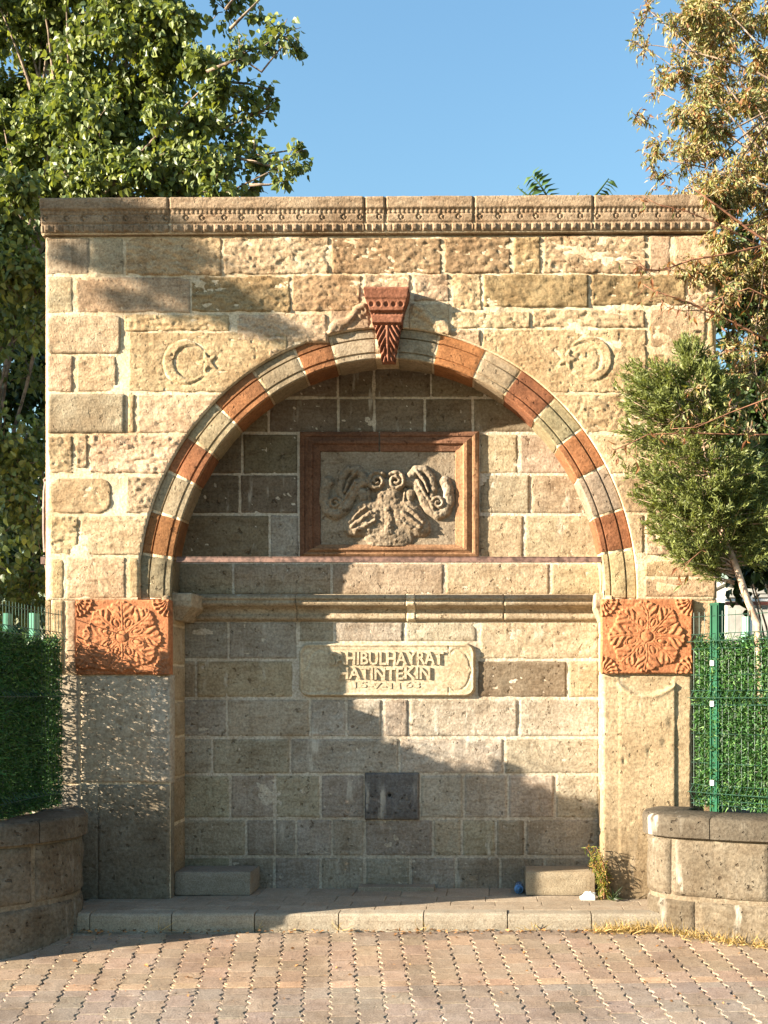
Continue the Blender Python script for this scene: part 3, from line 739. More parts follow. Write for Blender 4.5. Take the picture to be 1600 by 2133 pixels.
# tympanum panel with frame
def panel():
    PX, PY = pgrid(664, 951, 938, 1138, 1.35)
    o5 = lambda x, y: (540 + x / 3.2, 820 + y / 3.2)
    def S(pts, r0, r1, h): return ([o5(*p) for p in pts], r0 / 3.2, r1 / 3.2, h)
    def sp(cx, cy, r, turns, a0, sg, w0, w1, h): 
        q = spiral(*o5(cx, cy), r / 3.2, turns, a0, sg); return (q, w0 / 3.2, w1 / 3.2, h)
    st = []
    for m in (0, 1):
        X = (lambda x: x) if m == 0 else (lambda x: 1730 - x - 25)
        sg = 1 if m == 0 else -1; A = (lambda a: a) if m == 0 else (lambda a: math.pi - a)
        T = lambda pts: [(X(p[0]), p[1]) for p in pts]
        st += [S(T([(960, 585), (1040, 600), (1085, 680), (1130, 770), (1190, 810), (1240, 790), (1268, 720), (1262, 640), (1240, 590)]), 30, 34, .036),
               S(T([(1060, 590), (1110, 680), (1150, 735), (1200, 760)]), 14, 14, .046),
               sp(X(1195), 735, 46, 1.4, A(2.4), sg, 16, 11, .046),
               S(T([(1010, 560), (1045, 510), (1105, 510), (1150, 560), (1165, 640), (1150, 690)]), 30, 20, .034),
               S(T([(1050, 520), (1100, 580), (1130, 660)]), 14, 10, .046),
               sp(X(915), 590, 62, 1.7, A(-2.2), sg, 18, 12, .052),
               S(T([(1010, 668), (1005, 700)]), 32, 24, .036), S(T([(975, 640), (968, 720)]), 10, 10, .03),
               S(T([(900, 770), (990, 760), (1040, 800), (1085, 870), (1090, 905)]), 46, 46, .038), S(T([(960, 800), (1010, 840), (1080, 890)]), 18, 22, .058), S(T([(930, 850), (1000, 890), (1060, 915)]), 16, 20, .056), S(T([(990, 765), (1050, 810), (1095, 865)]), 14, 16, .052), S(T([(880, 900), (1080, 905)]), 46, 46, .036), S(T([(930, 800), (985, 850), (1060, 905)]), 46, 42, .044), S(T([(925, 880), (970, 905), (1030, 910)]), 36, 30, .036)]
    st += [S([(865, 780), (868, 850), (868, 915)], 32, 42, .05), S([(890, 665), (905, 700)], 28, 22, .036), S([(815, 685), (820, 720)], 28, 22, .036), S([(855, 600), (860, 680)], 30, 16, .03), S([(866, 690), (868, 800), (868, 890)], 80, 160, .036)]
    st = [(p, a_ * 1.14, b_ * 1.14, h * 1.05) for p, a_, b_, h in st]; H = strokes_H(PX, PY, st)
    H = H * (1 + .22 * fbm(PX / 7, PY / 7, 41, 3)) + .005 * fbm(PX / 10, PY / 10, 42, 4) * (H > .006) + .0028 * fbm(PX / 16, PY / 16, 43, 4)
    return heightpatch('relief_panel', ROOT, PX, PY, .44, H + .006, M_NICHE, (.27, .22, .16), .03)
rel = panel(); rel['label'] = 'carved panel of scrolling leaves inside a red moulded frame'
FP = [(0, 0), (.03, .034), (.16, .042), (.24, .040), (.28, .030), (.36, .032), (.50, .046), (.62, .046), (.68, .030), (.82, .022), (.96, .018), (1, 0)]
def frame_side(p0, p1, q0, q1, col, seed, nm='panel_frame'):
    """outer edge p0-p1, inner edge q0-q1 in photo px"""
    n = 30; V = []
    for i in range(n):
        t = i / (n - 1)
        o = np.array(p0) + (np.array(p1) - np.array(p0)) * t; q = np.array(q0) + (np.array(q1) - np.array(q0)) * t
        for u, h in FP:
            xy = o + (q - o) * u; hh = h + .0035 * float(fbm(np.array(t * 9.), np.array(u * 5), seed, 3))
            w = W(xy[0], xy[1], .44); V.append((w[0], .44 - hh, w[2]))
    return link(nm, V, grid_faces(n, len(FP)), M_RED, ROOT, col, sharp=24)
x0, y0, x1, y1 = 625, 900, 998, 1160; i0, j0, i1, j1 = 669, 942, 948, 1134
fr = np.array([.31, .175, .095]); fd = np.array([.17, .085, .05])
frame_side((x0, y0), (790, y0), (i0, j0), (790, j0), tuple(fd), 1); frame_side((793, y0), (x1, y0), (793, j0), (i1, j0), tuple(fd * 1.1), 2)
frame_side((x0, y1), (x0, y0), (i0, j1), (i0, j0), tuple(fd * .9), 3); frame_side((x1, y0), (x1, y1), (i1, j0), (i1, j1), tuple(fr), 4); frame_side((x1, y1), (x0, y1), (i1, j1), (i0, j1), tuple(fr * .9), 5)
# inscription plaque
def rrect(px, py, x0, y0, x1, y1, r):
    cx, cy = (x0 + x1) / 2, (y0 + y1) / 2
    qx = np.abs(px - cx) - (x1 - x0) / 2 + r; qy = np.abs(py - cy) - (y1 - y0) / 2 + r
    return np.hypot(np.maximum(qx, 0), np.maximum(qy, 0)) + np.minimum(np.maximum(qx, qy), 0) - r
PX, PY = pgrid(621, 993, 1337, 1454, 1.6)
sd = rrect(PX, PY, 623, 1339, 991, 1452, 22)
Hp = -.008 + .042 * sst(1.0, -4.5, sd) - .008 * sst(-6, -9, sd)
Hp += -.005 * np.exp(-((np.abs(PX - 811) - 124) / 1.3) ** 2) * (PY > 1346) * (PY < 1446) * (np.abs(PY - 1396) > 34)
for s in (-1, 1):
    Hp -= strokes_H(PX, PY, [([(811 + s * 129, 1360), (811 + s * 136, 1354), (811 + s * 148, 1354), (811 + s * 159, 1362), (811 + s * 166, 1375), (811 + s * 169, 1388), (811 + s * 175, 1396), (811 + s * 169, 1404), (811 + s * 166, 1417), (811 + s * 159, 1430), (811 + s * 148, 1438), (811 + s * 136, 1438), (811 + s * 129, 1432)], 3.4, 2.0, .005)])
Hp += -.004 * np.exp(-((PY - 1355) / 1.2) ** 2) * (np.abs(PX - 811) < 124) - .003 * np.exp(-((PY - 1421) / 1.2) ** 2) * (np.abs(PX - 811) < 100)
Hp += .0016 * fbm(PX / 14, PY / 10, 91, 4)
plq = heightpatch('inscription_plaque', ROOT, PX, PY, .44, Hp, M_PLAQ, None, .04); plq['label'] = 'pale rounded plaque with raised lettering'
def text_mesh(body, px0, px1, ptop, pbot, Y, thick, parent, name, mat, off=.022):
    cu = bpy.data.curves.new('txt', 'FONT'); cu.body = body; cu.size = 1; cu.extrude = .5; cu.offset = off; cu.resolution_u = 2
    ob = bpy.data.objects.new('txt', cu); COL.objects.link(ob)
    dg = bpy.context.evaluated_depsgraph_get(); dg.update()
    me = ob.evaluated_get(dg).to_mesh()
    v = np.array([q.co[:] for q in me.vertices]); f = [list(p.vertices) for p in me.polygons]
    ob.evaluated_get(dg).to_mesh_clear(); bpy.data.objects.remove(ob)
    mn, mx = v.min(0), v.max(0)
    a, b = W(px0, ptop, Y), W(px1, pbot, Y)
    X = a[0] + (v[:, 0] - mn[0]) / (mx[0] - mn[0]) * (b[0] - a[0]); Z = b[2] + (v[:, 1] - mn[1]) / (mx[1] - mn[1]) * (a[2] - b[2])
    X, Z = X + .0014 * vn(X * 60, Z * 60, 3) + .004 * vn(X * 13, Z * 3, 5), Z + .0014 * vn(X * 60 + 9, Z * 60, 4) + .006 * vn(X * 11, Z * 2, 6)
    Yv = Y - thick * (v[:, 2] - mn[2]) / (mx[2] - mn[2])
    return link(name, np.stack([X, Yv, Z], -1), f, mat, parent, smooth=False)
text_mesh('SAHIBULHAYRAT', 686, 924, 1357, 1385, .44 - .022, .016, plq, 'inscription', M_PLAQ)
text_mesh('HATINTEKIN', 706, 896, 1390, 1415, .44 - .022, .016, plq, 'inscription', M_PLAQ)
text_mesh('15-7-1163', 738, 874, 1421, 1434, .44 - .022, .0085, plq, 'inscription', M_PLAQ, .01)

# cornice
CP = [(418, .03), (420, .066), (423, .070), (443, .066), (446, .050), (447, .046), (452, .046), (453, .040), (456, .050), (470, .044), (471, .034), (474, .036), (475, .044), (488, .040), (490, .030), (493, .006)]
def cornice(a, b, seed):
    PX, PY0 = pgrid(a, b, 418, 493, 1.5)
    H = np.interp(PY0, [p[0] for p in CP], [p[1] for p in CP])
    H += .006 * np.where((PY0 > 446) & (PY0 < 453), np.abs(np.sin(PX * math.pi / 9.5)), 0)
    k = np.round((PX - 20) / 40.8) * 40.8 + 20 + 6 * vn(np.round((PX - 20) / 40.8), np.zeros_like(PX), 9)
    r = 5.6; dd = np.hypot(PX - k, PY0 - 460.5); H += np.where(dd < r, -.012 + .016 * np.clip(1 - (dd / r) ** 2, 0, 1) ** .5 * (np.hypot(PX - k - 1.4, PY0 - 461) < r * .72), 0)
    k2 = np.round(PX / 20.6) * 20.6 + 2 * vn(np.round(PX / 20.6), np.zeros_like(PX) + .5, 8)
    d2 = np.maximum(np.abs(PX - k2) - 4, np.abs(PY0 - 481) - 4.5); H += np.where(np.hypot(np.maximum(d2, 0), 0) < 2.0, .010 * sst(2, 0, d2), 0) - .006 * np.exp(-((PX - k2 + 6.5) / 1.5) ** 2) * (PY0 > 475) * (PY0 < 488)
    H += .0028 * fbm(PX / 14, PY0 / 7, seed, 4) + .004 * np.minimum(fbm(PX / 40, PY0 / 12, seed + 2, 3), 0)
    ed = np.minimum(PX - a, b - PX); H = H - .012 * sst(3.5, 0, ed)
    PY = PY0 - (PX - 90) / 1400 * 7 + np.where(PY0 < 420, 1.2 * fbm(PX / 30, PX * 0, seed, 3), 0)
    c = np.array([.34, .255, .172]) * random.uniform(.85, 1.05)
    return heightpatch('cornice_block', ROOT, PX, PY, 0., H, M_SAND, tuple(c), .62)
cj = [88, 357, 762, 805, 988, 1235, 1492]
for a, b in zip(cj[:-1], cj[1:]): cornice(a + .9, b - .9, int(a))
PX, PY = pgrid(90, 1490, 420, 492, 12); heightpatch('cornice_mortar', ROOT, PX, PY - (PX - 90) / 1400 * 7, 0., np.where(PY < 425, .05, .03) + 0 * PX, M_MORTAR, None, .6)

# wall body behind the facing
mb = MB()
def bx(px0, px1, py0, py1, Y0_, Y1_):
    a = W(px0, py1, 0); b = W(px1, py0, 0); mb.box(((a[0] + b[0]) / 2, (Y0_ + Y1_) / 2, (a[2] + b[2]) / 2), (b[0] - a[0], Y1_ - Y0_, b[2] - a[2]))
bx(96, 292, 425, 1900, .03, .95); bx(1322, 1490, 425, 1900, .03, .95); bx(293, 1321, 425, 676, .031, .95); bx(98, 1488, 430, 1896, .52, .94)
bx(293, 342, 1240, 1900, .05, .6); bx(1268, 1321, 1240, 1900, .05, .6)
mb.build('wall_core', M_CORE, ROOT, tint=False)
mb = MB(); sx = W(95, 0, 0)[0]
for z0 in np.arange(.05, 4.7, .27):
    y = .02
    while y < .93:
        L = min(random.uniform(.3, .5), .95 - y); mb.box((sx + .004, y + L / 2, z0 + .132), (.03, L - .012, .255)); y += L
mb.build('side_facing', M_SAND, ROOT, color=tuple(SAND * .95), tint=False, kind='stuff')

# benches
def rough_block(name, x0, x1, y0, y1, z0, z1, mat, col, seed, parent=None, amp=.004, bev=.014, n=9):
    """box with worn rounded edges"""
    V = []; Fc = []
    dims = np.array([x1 - x0, y1 - y0, z1 - z0]); c = np.array([(x0 + x1) / 2, (y0 + y1) / 2, (z0 + z1) / 2])
    for ax in range(3):
        for sg in (-1, 1):
            u, w = np.meshgrid(np.linspace(-1, 1, n * 2), np.linspace(-1, 1, n)); P = np.zeros(u.shape + (3,)); o = [i for i in range(3) if i != ax]
            P[..., ax] = sg; P[..., o[0]] = u; P[..., o[1]] = w
            Q = P * dims / 2; inner = np.clip(Q, -(dims / 2 - bev), dims / 2 - bev); d = Q - inner; L = np.linalg.norm(d, axis=-1, keepdims=True)
            Q = inner + d / np.maximum(L, 1e-6) * np.minimum(L, bev)
            G = Q + c; nn = amp * fbm(G[..., 0] * 14 + G[..., 1] * 6, G[..., 2] * 16 + G[..., 1] * 9, seed, 4)
            Q = Q + (d / np.maximum(L, 1e-6)) * nn[..., None]
            b0 = sum(len(a) for a in V); V.append((Q + c).reshape(-1, 3)); Fc.append(grid_faces(n, 2 * n) + b0)
    return link(name, np.concatenate(V), np.concatenate(Fc), mat, parent, col)
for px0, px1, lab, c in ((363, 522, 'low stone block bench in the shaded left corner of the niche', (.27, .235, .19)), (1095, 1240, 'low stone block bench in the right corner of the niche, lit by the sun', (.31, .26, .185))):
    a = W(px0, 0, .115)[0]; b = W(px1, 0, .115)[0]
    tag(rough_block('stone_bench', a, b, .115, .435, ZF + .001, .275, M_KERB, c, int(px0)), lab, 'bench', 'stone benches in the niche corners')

# ------------------------------------------------------------------ planters
def resample(pts, n):
    P = np.array(pts, float)
    for _ in range(3):
        Q = [P[0]]
        for i in range(len(P) - 1): Q += [P[i] * .75 + P[i + 1] * .25, P[i] * .25 + P[i + 1] * .75]
        Q.append(P[-1]); P = np.array(Q)
    L = np.concatenate([[0], np.cumsum(np.linalg.norm(np.diff(P, axis=0), axis=1))])
    t = np.linspace(0, L[-1], n); return np.stack([np.interp(t, L, P[:, 0]), np.interp(t, L, P[:, 1])], -1), L[-1]
class Outline:
    def __init__(s, pts): s.P, s.L = resample(pts, 400)
    def at(s, d):
        i = np.clip(np.asarray(d) / s.L * 399, 0, 399)
        x = np.interp(i, np.arange(400), s.P[:, 0]); y = np.interp(i, np.arange(400), s.P[:, 1])
        T = np.gradient(s.P, axis=0); tx = np.interp(i, np.arange(400), T[:, 0]); ty = np.interp(i, np.arange(400), T[:, 1]); l = np.hypot(tx, ty) + 1e-9
        return x, y, tx / l, ty / l
def planter_stone(ol, side, d0, d1, z0, z1, col, seed, parent, amp=.010, name='wall_stone', proud=.012, zfun=None):
    nu = max(6, int((d1 - d0) / .018)); nv = max(5, int((z1 - z0) / .018))
    U, V = np.meshgrid(np.linspace(d0, d1, nu), np.linspace(z0, z1, nv))
    x, y, tx, ty = ol.at(U); nx, ny = ty * side, -tx * side
    d = np.minimum(np.minimum(U - d0, d1 - U), np.minimum(V - z0, z1 - V)) + .006 * fbm(U * 14, V * 14, seed, 3)
    t = sst(0, .028, d)
    H = -.012 + t * (.012 + proud) + amp * t * (fbm(U * 7, V * 8, seed + 1, 4) + .5 * fbm(U * 28, V * 30, seed + 2, 3)) - .006 * t * sst(.6, .85, vn(U * 40, V * 44, seed + 5))
    P = np.stack([x + nx * H, y + ny * H, V], -1).reshape(-1, 3)
    off = np.stack([-nx.ravel() * .08, -ny.ravel() * .08, np.zeros(nx.size)], -1)
    v, f = skirt(P, grid_faces(nv, nu), off)
    return link(name, v, f, M_PLANT, parent, col)
def cap_stone(ol, side, d0, d1, prof, col, seed, parent):
    n = max(6, int((d1 - d0) / .03)); V = []; m = len(prof)
    ds = np.linspace(d0, d1, n); x, y, tx, ty = ol.at(ds); nx, ny = ty * side, -tx * side
    for i in range(n):
        e = .005 if i in (0, n - 1) else 0
        for j, (o, z) in enumerate(prof):
            w = .005 * float(fbm(np.array(ds[i] * 9), np.array(j * .9), seed, 4))
            V.append((x[i] + nx[i] * (o - e + w), y[i] + ny[i] * (o - e + w), z + w * .6 - (e if z > .7 else 0)))
    Fc = grid_faces(n, m).tolist(); Fc.append(list(range(m))); Fc.append([(n - 1) * m + j for j in range(m)][::-1])
    return link('cap_stone', V, Fc, M_PLANT, parent, col, sharp=40)
def wp(px, Y): return (W(px, 0, Y)[0], Y)
CAPP = [(-.27, .61), (.034, .606), (.042, .612), (.044, .722), (.038, .738), (.022, .748), (-.03, .753), (-.26, .757), (-.27, .75), (-.27, .61)]
def planter(name, pts, side, label, caps, rows_, col, capcol, soil):
    ol = Outline(pts); P0 = ol.P[0]
    r = empty(name, (float(np.mean(ol.P[:, 0])), float(np.mean(ol.P[:, 1])), 0), label, 'planter', 'curved stone planters beside the fountain')
    n = 60; ds = np.linspace(0, ol.L, n); x, y, tx, ty = ol.at(ds); nx, ny = ty * side, -tx * side
    V = []; 
    for i in range(n):
        for z in (-.35, .62): V.append((x[i] - nx[i] * .004, y[i] - ny[i] * .004, z))
    for i in range(n):
        for z in (-.35, .62): V.append((x[i] - nx[i] * .25, y[i] - ny[i] * .25, z))
    Fc = [[2 * i, 2 * i + 2, 2 * i + 3, 2 * i + 1] for i in range(n - 1)] + [[2 * n + 2 * i, 2 * n + 2 * i + 2, 2 * n + 2 * i + 3, 2 * n + 2 * i + 1] for i in range(n - 1)]
    link('planter_mortar', V, Fc, M_PMORT, r, smooth=True)
    for k, (a, b) in enumerate(zip(caps[:-1], caps[1:])): cap_stone(ol, side, a * ol.L + .003, b * ol.L - .003, CAPP, tuple(np.array(capcol) * random.uniform(.9, 1.1)), k + 3, r)
    for z0, z1, cuts in rows_:
        for k, (a, b) in enumerate(zip(cuts[:-1], cuts[1:])): planter_stone(ol, side, a * ol.L + .004, b * ol.L - .004, z0 + .004, z1 - .004, tuple(np.array(col) * random.uniform(.85, 1.12)), int(z0 * 100) + k * 5 + int(a * 90), r)
    link('soil', [(*q, .66) for q in soil], [list(range(len(soil)))], M_SOIL, r, smooth=False)
    return ol, r
RP = [wp(1372, .0), wp(1352, -.20), wp(1352, -.36), wp(1366, -.50), wp(1405, -.60), wp(1470, -.70), wp(1540, -.79), wp(1620, -.87), wp(1720, -.93), wp(1900, -.97), wp(2100, -.98)]
ol_r, pl_r = planter('stone_planter', RP, 1, 'curved sunlit stone planter with a thick cap, right of the fountain', [0, .17, .335, .56, .78, 1], [(-.4, .215, [0, .30, .55, .8, 1]), (.22, .605, [0, .24, .475, .72, 1])], (.168, .142, .104), (.105, .09, .068),
    [wp(1390, -.02), wp(1400, -.3), wp(1480, -.45), wp(1620, -.62), wp(2100, -.7), wp(2100, 1.6), wp(1500, 1.6), wp(1500, -.02)])
LP = [wp(150, .0), wp(168, -.22), wp(170, -.40), wp(160, -.55), wp(128, -.72), wp(78, -.90), wp(20, -1.05), wp(-60, -1.18), wp(-170, -1.24), wp(-300, -1.2), wp(-420, -1.1)]
ol_l, pl_l = planter('stone_planter', LP, -1, 'curved stone planter in deep shade, left of the fountain', [0, .18, .40, .62, .81, 1], [(-.4, .225, [0, .26, .58, .8, 1]), (.23, .605, [0, .20, .405, .66, 1])], (.175, .15, .115), (.165, .142, .11),
    [wp(130, -.02), wp(125, -.4), wp(60, -.7), wp(-60, -.95), wp(-300, -.95), wp(-420, -.8), wp(-420, 1.6), wp(85, 1.6), wp(85, -.02)])

# ------------------------------------------------------------------ mesh fences with artificial hedge
def blades(n, base, axis, nrm_, length, width, spread, rng_):
    """n small two-faced blades; base (n,3)"""
    ax = axis + spread * rng_.normal(size=(n, 3)); ax /= np.linalg.norm(ax, axis=1)[:, None]
    sd_ = np.cross(ax, nrm_ + .8 * rng_.normal(size=(n, 3))); sd_ /= np.linalg.norm(sd_, axis=1)[:, None] + 1e-9
    L = length * rng_.uniform(.6, 1.3, (n, 1)); w = width * rng_.uniform(.7, 1.2, (n, 1))
    a = base - sd_ * w / 2; b = base + sd_ * w / 2; m = base + ax * L * .6
    c = m + sd_ * w * .42; d = m - sd_ * w * .42
    e = base + ax * L + .22 * L * rng_.normal(size=(n, 3))
    V = np.stack([a, b, c, d, e], 1).reshape(-1, 3); i = np.arange(n)[:, None] * 5
    return V, (i + np.array([[0, 1, 2, 3]])).tolist() + (i + np.array([[3, 2, 4]])).tolist()
def fence(label, pts, hedge_rng, z0, zt, zh, posts, boards, seed, ends, extra=None):
    r = empty('mesh_fence', (pts[0][0], pts[0][1], z0), label, 'fence', 'green wire mesh fences with artificial hedge on the planters')
    P = np.array(pts, float); seg = np.linalg.norm(np.diff(P, axis=0), axis=1); L = np.concatenate([[0], np.cumsum(seg)])
    def at(d): return np.stack([np.interp(d, L, P[:, 0]), np.interp(d, L, P[:, 1])], -1)
    def nr(d):
        k = np.clip(np.searchsorted(L, d) - 1, 0, len(seg) - 1); t = (P[k + 1] - P[k]) / seg[k][..., None]; return np.stack([t[..., 1], -t[..., 0]], -1)
    mb = MB(); H_ = zt - z0
    folds = [z0 + .10, z0 + H_ * .56, zt - .20]
    for d in np.arange(.02, L[-1], .05):
        p = at(d); n = nr(np.array(d)); pp = []
        zs = [z0]
        for f in folds: zs += [f - .05, f, f + .05]
        zs += [zt]
        for z in zs:
            o = .04 if any(abs(z - f) < 1e-6 for f in folds) else 0
            pp.append((p[0] + n[0] * o * ends, p[1] + n[1] * o * ends, z))
        mb.tube(pp, .0026, 4)
    zs = sorted(set([z0 + .02] + [f + q for f in folds for q in (-.05, 0, .05)] + list(np.arange(z0 + .3, zt - .35, .2)) + [zt - .03]))
    for z in zs:
        dd = np.array([0, *L[1:-1], L[-1]]); q = at(dd); o = .04 if any(abs(z - f) < 1e-6 for f in folds) else 0
        n = nr(np.minimum(dd + 1e-4, L[-1] - 1e-4)); mb.tube([(a[0] + b[0] * (o * ends + .003), a[1] + b[1] * (o * ends + .003), z) for a, b in zip(q, n)], .0026, 4)
    mb.build('wire_mesh', M_WIRE, r, tint=False)
    for d, h in posts:
        p = at(d); n = nr(np.array(d)); mbp = MB(); ang = math.atan2(n[1], n[0])
        c = p - n * .03
        mbp.box((c[0], c[1], (z0 - .1 + h) / 2), (.06, .078, h - z0 + .1), rot=ang)
        for q in (-.026, .026): mbp.box((c[0] + n[0] * .034 * ends - n[1] * q, c[1] + n[1] * .034 * ends + n[0] * q, (z0 - .1 + h) / 2), (.010, .012, h - z0 + .09), rot=ang)
        mbp.box((c[0], c[1], h + .006), (.066, .084, .014), rot=ang)
        po_ = mbp.build('post', M_GREENP, r, tint=False)
        cl = MB()
        for z in (z0 + .17, z0 + H_ * .53, zt - .35): cl.box((c[0] + n[0] * .044 * ends, c[1] + n[1] * .044 * ends, z), (.022, .03, .035), rot=ang)
        cl.build('clip', M_WHITE, po_, tint=False)
    for d, z_, w in boards:
        p = at(d); n = nr(np.array(d)); q = MB(); q.box((p[0] - n[0] * .05 * ends, p[1] - n[1] * .05 * ends, (z0 + z_) / 2), (.03, w, z_ - z0), rot=math.atan2(n[1], n[0])); q.build('support_board', M_PALEGREEN, r, tint=False)
    g = np.random.default_rng(seed); n = hedge_rng[2]
    d = g.uniform(hedge_rng[0], hedge_rng[1], n); k_ = int(n * hedge_rng[3]); d[n - k_:] = g.uniform(.36, hedge_rng[1], k_); z = z0 + .01 + (zh - z0 + .035 * vn(d * 16, d * 0, seed) + .02 * g.normal(size=n)) * g.uniform(0, 1, n) ** .97; p = at(d); nn = nr(d)
    w = g.uniform(-.030, .022, n) * ends
    B = np.stack([p[:, 0] + nn[:, 0] * (w - .02 * ends), p[:, 1] + nn[:, 1] * (w - .02 * ends), z], -1)
    if extra is not None:
        m_ = extra[6]; B[:m_] = np.stack([g.uniform(extra[0], extra[1], m_), g.uniform(extra[2], extra[3], m_), g.uniform(extra[4], extra[5], m_)], -1)
    n3 = np.stack([nn[:, 0], nn[:, 1], np.zeros(n)], -1) * ends * np.where(g.uniform(size=(n, 1)) < .5, 1, -.7)
    V, Fc = blades(n, B, n3 * .6 + np.array([0, 0, -.1]), n3, .036, .0092, .6, g)
    t = np.repeat(g.uniform(.25, 1.6, (n, 1)) * np.array([[1, 1, 1]]) * np.where(g.uniform(size=(n, 1)) < .22, np.array([[3.0, 1.9, 2.4]]), 1), 5, 0)  # whitened tint on some blades paints in sun glints
    link('hedge_foliage', V, Fc, M_TURF, r, smooth=False, tint=t, kind='stuff')
    return r
fence('shaded green mesh fence with hedge filling on the left planter', [wp(131, -.045), wp(60, -.55), (-3.03, -1.02), (-3.16, -1.12)], (.02, 1.16, 50000, .48), .755, 2.10, 1.885, [(.20, 2.07), (1.12, 2.06)][1:], [(.32, 2.06, .09), (.72, 2.03, .085)], 5, -1, (-3.22, -3.06, -.26, -.02, .76, 1.84, 2200))
fence('sunlit green mesh fence with hedge filling on the right planter', [wp(1441, -.05), wp(1490, -.22), wp(1600, -.50), wp(1760, -.72), wp(2050, -.80)], (.03, 1.6, 58000, 0), .757, 2.085, 1.87, [(.205, 2.13), (1.55, 2.1)], [(.42, 2.04, .05), (.85, 2.02, .06)], 6, 1)

# ------------------------------------------------------------------ vegetation
HEART = np.array([(0, 0, 0), (-.42, .12, .10), (-.40, .58, .12), (0, 1.08, -.10), (.40, .58, .12), (.42, .12, .10), (0, .5, -.02)]); HEART_F = [[0, 6, 2, 1], [6, 3, 2], [6, 4, 3], [0, 5, 4, 6]]
LANCE = np.array([(0, 0, 0), (-.15, .40, .05), (0, 1, -.20), (.15, .40, .05), (0, .45, -.02)]); LANCE_F = [[0, 4, 1], [1, 4, 2], [4, 3, 2], [0, 3, 4]]
def leaf_geo(P, A, Nn, S, tpl):
    A = A / (np.linalg.norm(A, axis=1)[:, None] + 1e-9); X = np.cross(A, Nn); X /= np.linalg.norm(X, axis=1)[:, None] + 1e-9; Z = np.cross(X, A)
    V = P[:, None] + S[:, None, None] * (tpl[None, :, 0:1] * X[:, None] + tpl[None, :, 1:2] * A[:, None] + tpl[None, :, 2:3] * Z[:, None])
    return V
def limb(a, b, n, sag, g, wig=.06):
    t = np.linspace(0, 1, n)[:, None]; a = np.asarray(a); b = np.asarray(b); L = np.linalg.norm(b - a)
    p = a + (b - a) * t + np.array([0, 0, 1]) * sag * L * (4 * t * (1 - t)); w = g.normal(size=(n, 3)) * wig * L / n; w[0] = 0; w[-1] = 0
    return p + np.cumsum(w, 0) * (1 - t)
def crown(root, clumps, tpl, tf, size, mat, bark, fork, palette, seed, droop=.6, nleafparts=300, twigs=6, limb_r=.03, jitter=.35, up=.5, sag=.05, leaf_name='leaf', limb_p=.3):
    """clumps: (x,y,z, rx,ry,rz, n). Leaves sit along short twigs that radiate from the end of a limb"""
    g = np.random.default_rng(seed); P = []; A = []; br = MB()
    for (x, y, z, rx, ry, rz, n) in clumps:
        c = np.array([x, y, z]); f = np.asarray(fork[g.integers(len(fork))] if len(fork) > 1 else fork[0])
        if limb_r and g.uniform() < limb_p: 
            pts = limb(f, c, 9, sag, g); br.tube(pts, np.linspace(limb_r, limb_r * .22, 9), 5)
        nt = max(2, int(twigs * g.uniform(.8, 1.3))); per = max(1, n // nt)
        for _ in range(nt):
            d = g.normal(size=3); d /= np.linalg.norm(d); e = c + d * np.array([rx, ry, rz]) * g.uniform(.65, 1.05)
            s0 = c + (e - c) * g.uniform(0, .25)
            q = limb(s0, e, 6, .08, g, .25); br.tube(q, np.linspace(.006, .002, 6), 3)
            t = g.uniform(.05, 1.0, per); i = t * 5; b = np.stack([np.interp(i, np.arange(6), q[:, k]) for k in range(3)], -1)
            sc = min(rx, ry, rz); b = b + g.normal(size=(per, 3)) * sc * jitter * .33
            td = (e - s0); td /= np.linalg.norm(td) + 1e-9
            a = td * .45 + g.normal(size=(per, 3)) * .55 + np.array([0, 0, -droop]); P.append(b); A.append(a)
    P = np.concatenate(P); A = np.concatenate(A); n = len(P)
    N_ = g.normal(size=(n, 3)) * .75 + np.array([-.35, -.35, up]); S = size * g.uniform(.6, 1.25, n)
    V = leaf_geo(P, A, N_, S, tpl); pal = np.array(palette); T = pal[g.integers(len(pal), size=n)] * g.uniform(.75, 1.25, (n, 1))
    k = len(tpl)
    order = np.argsort(P[:, 1]); pick = []
    if nleafparts:
        for i in order:
            px, py = proj(*P[i])
            if -5 < px < 1605 and -5 < py < 1300: pick.append(i)
            if len(pick) >= nleafparts: break
    rest = np.setdiff1d(np.arange(n), pick)
    Fc = []
    base = np.arange(len(rest)) * k
    for q in tf: Fc += (base[:, None] + np.array(q)[None]).tolist()
    ob = link('crown', V[rest].reshape(-1, 3), Fc, mat, root, smooth=False, tint=np.repeat(T[rest], k, 0), kind='stuff')
    for i in pick: link(leaf_name, V[i], tf, mat, root, smooth=False, tint=np.repeat(T[i:i + 1], k, 0))
    if br.n: br.build('limbs', bark, root, tint=False, smooth=True)
    return ob
def trunk(root, pts, rads, mat, name='trunk', sides=9):
    mb = MB(); mb.tube(pts, rads, sides); return mb.build(name, mat, root, tint=False, smooth=True)
def pc(px, py, Y): return np.array(W(px, py, Y))

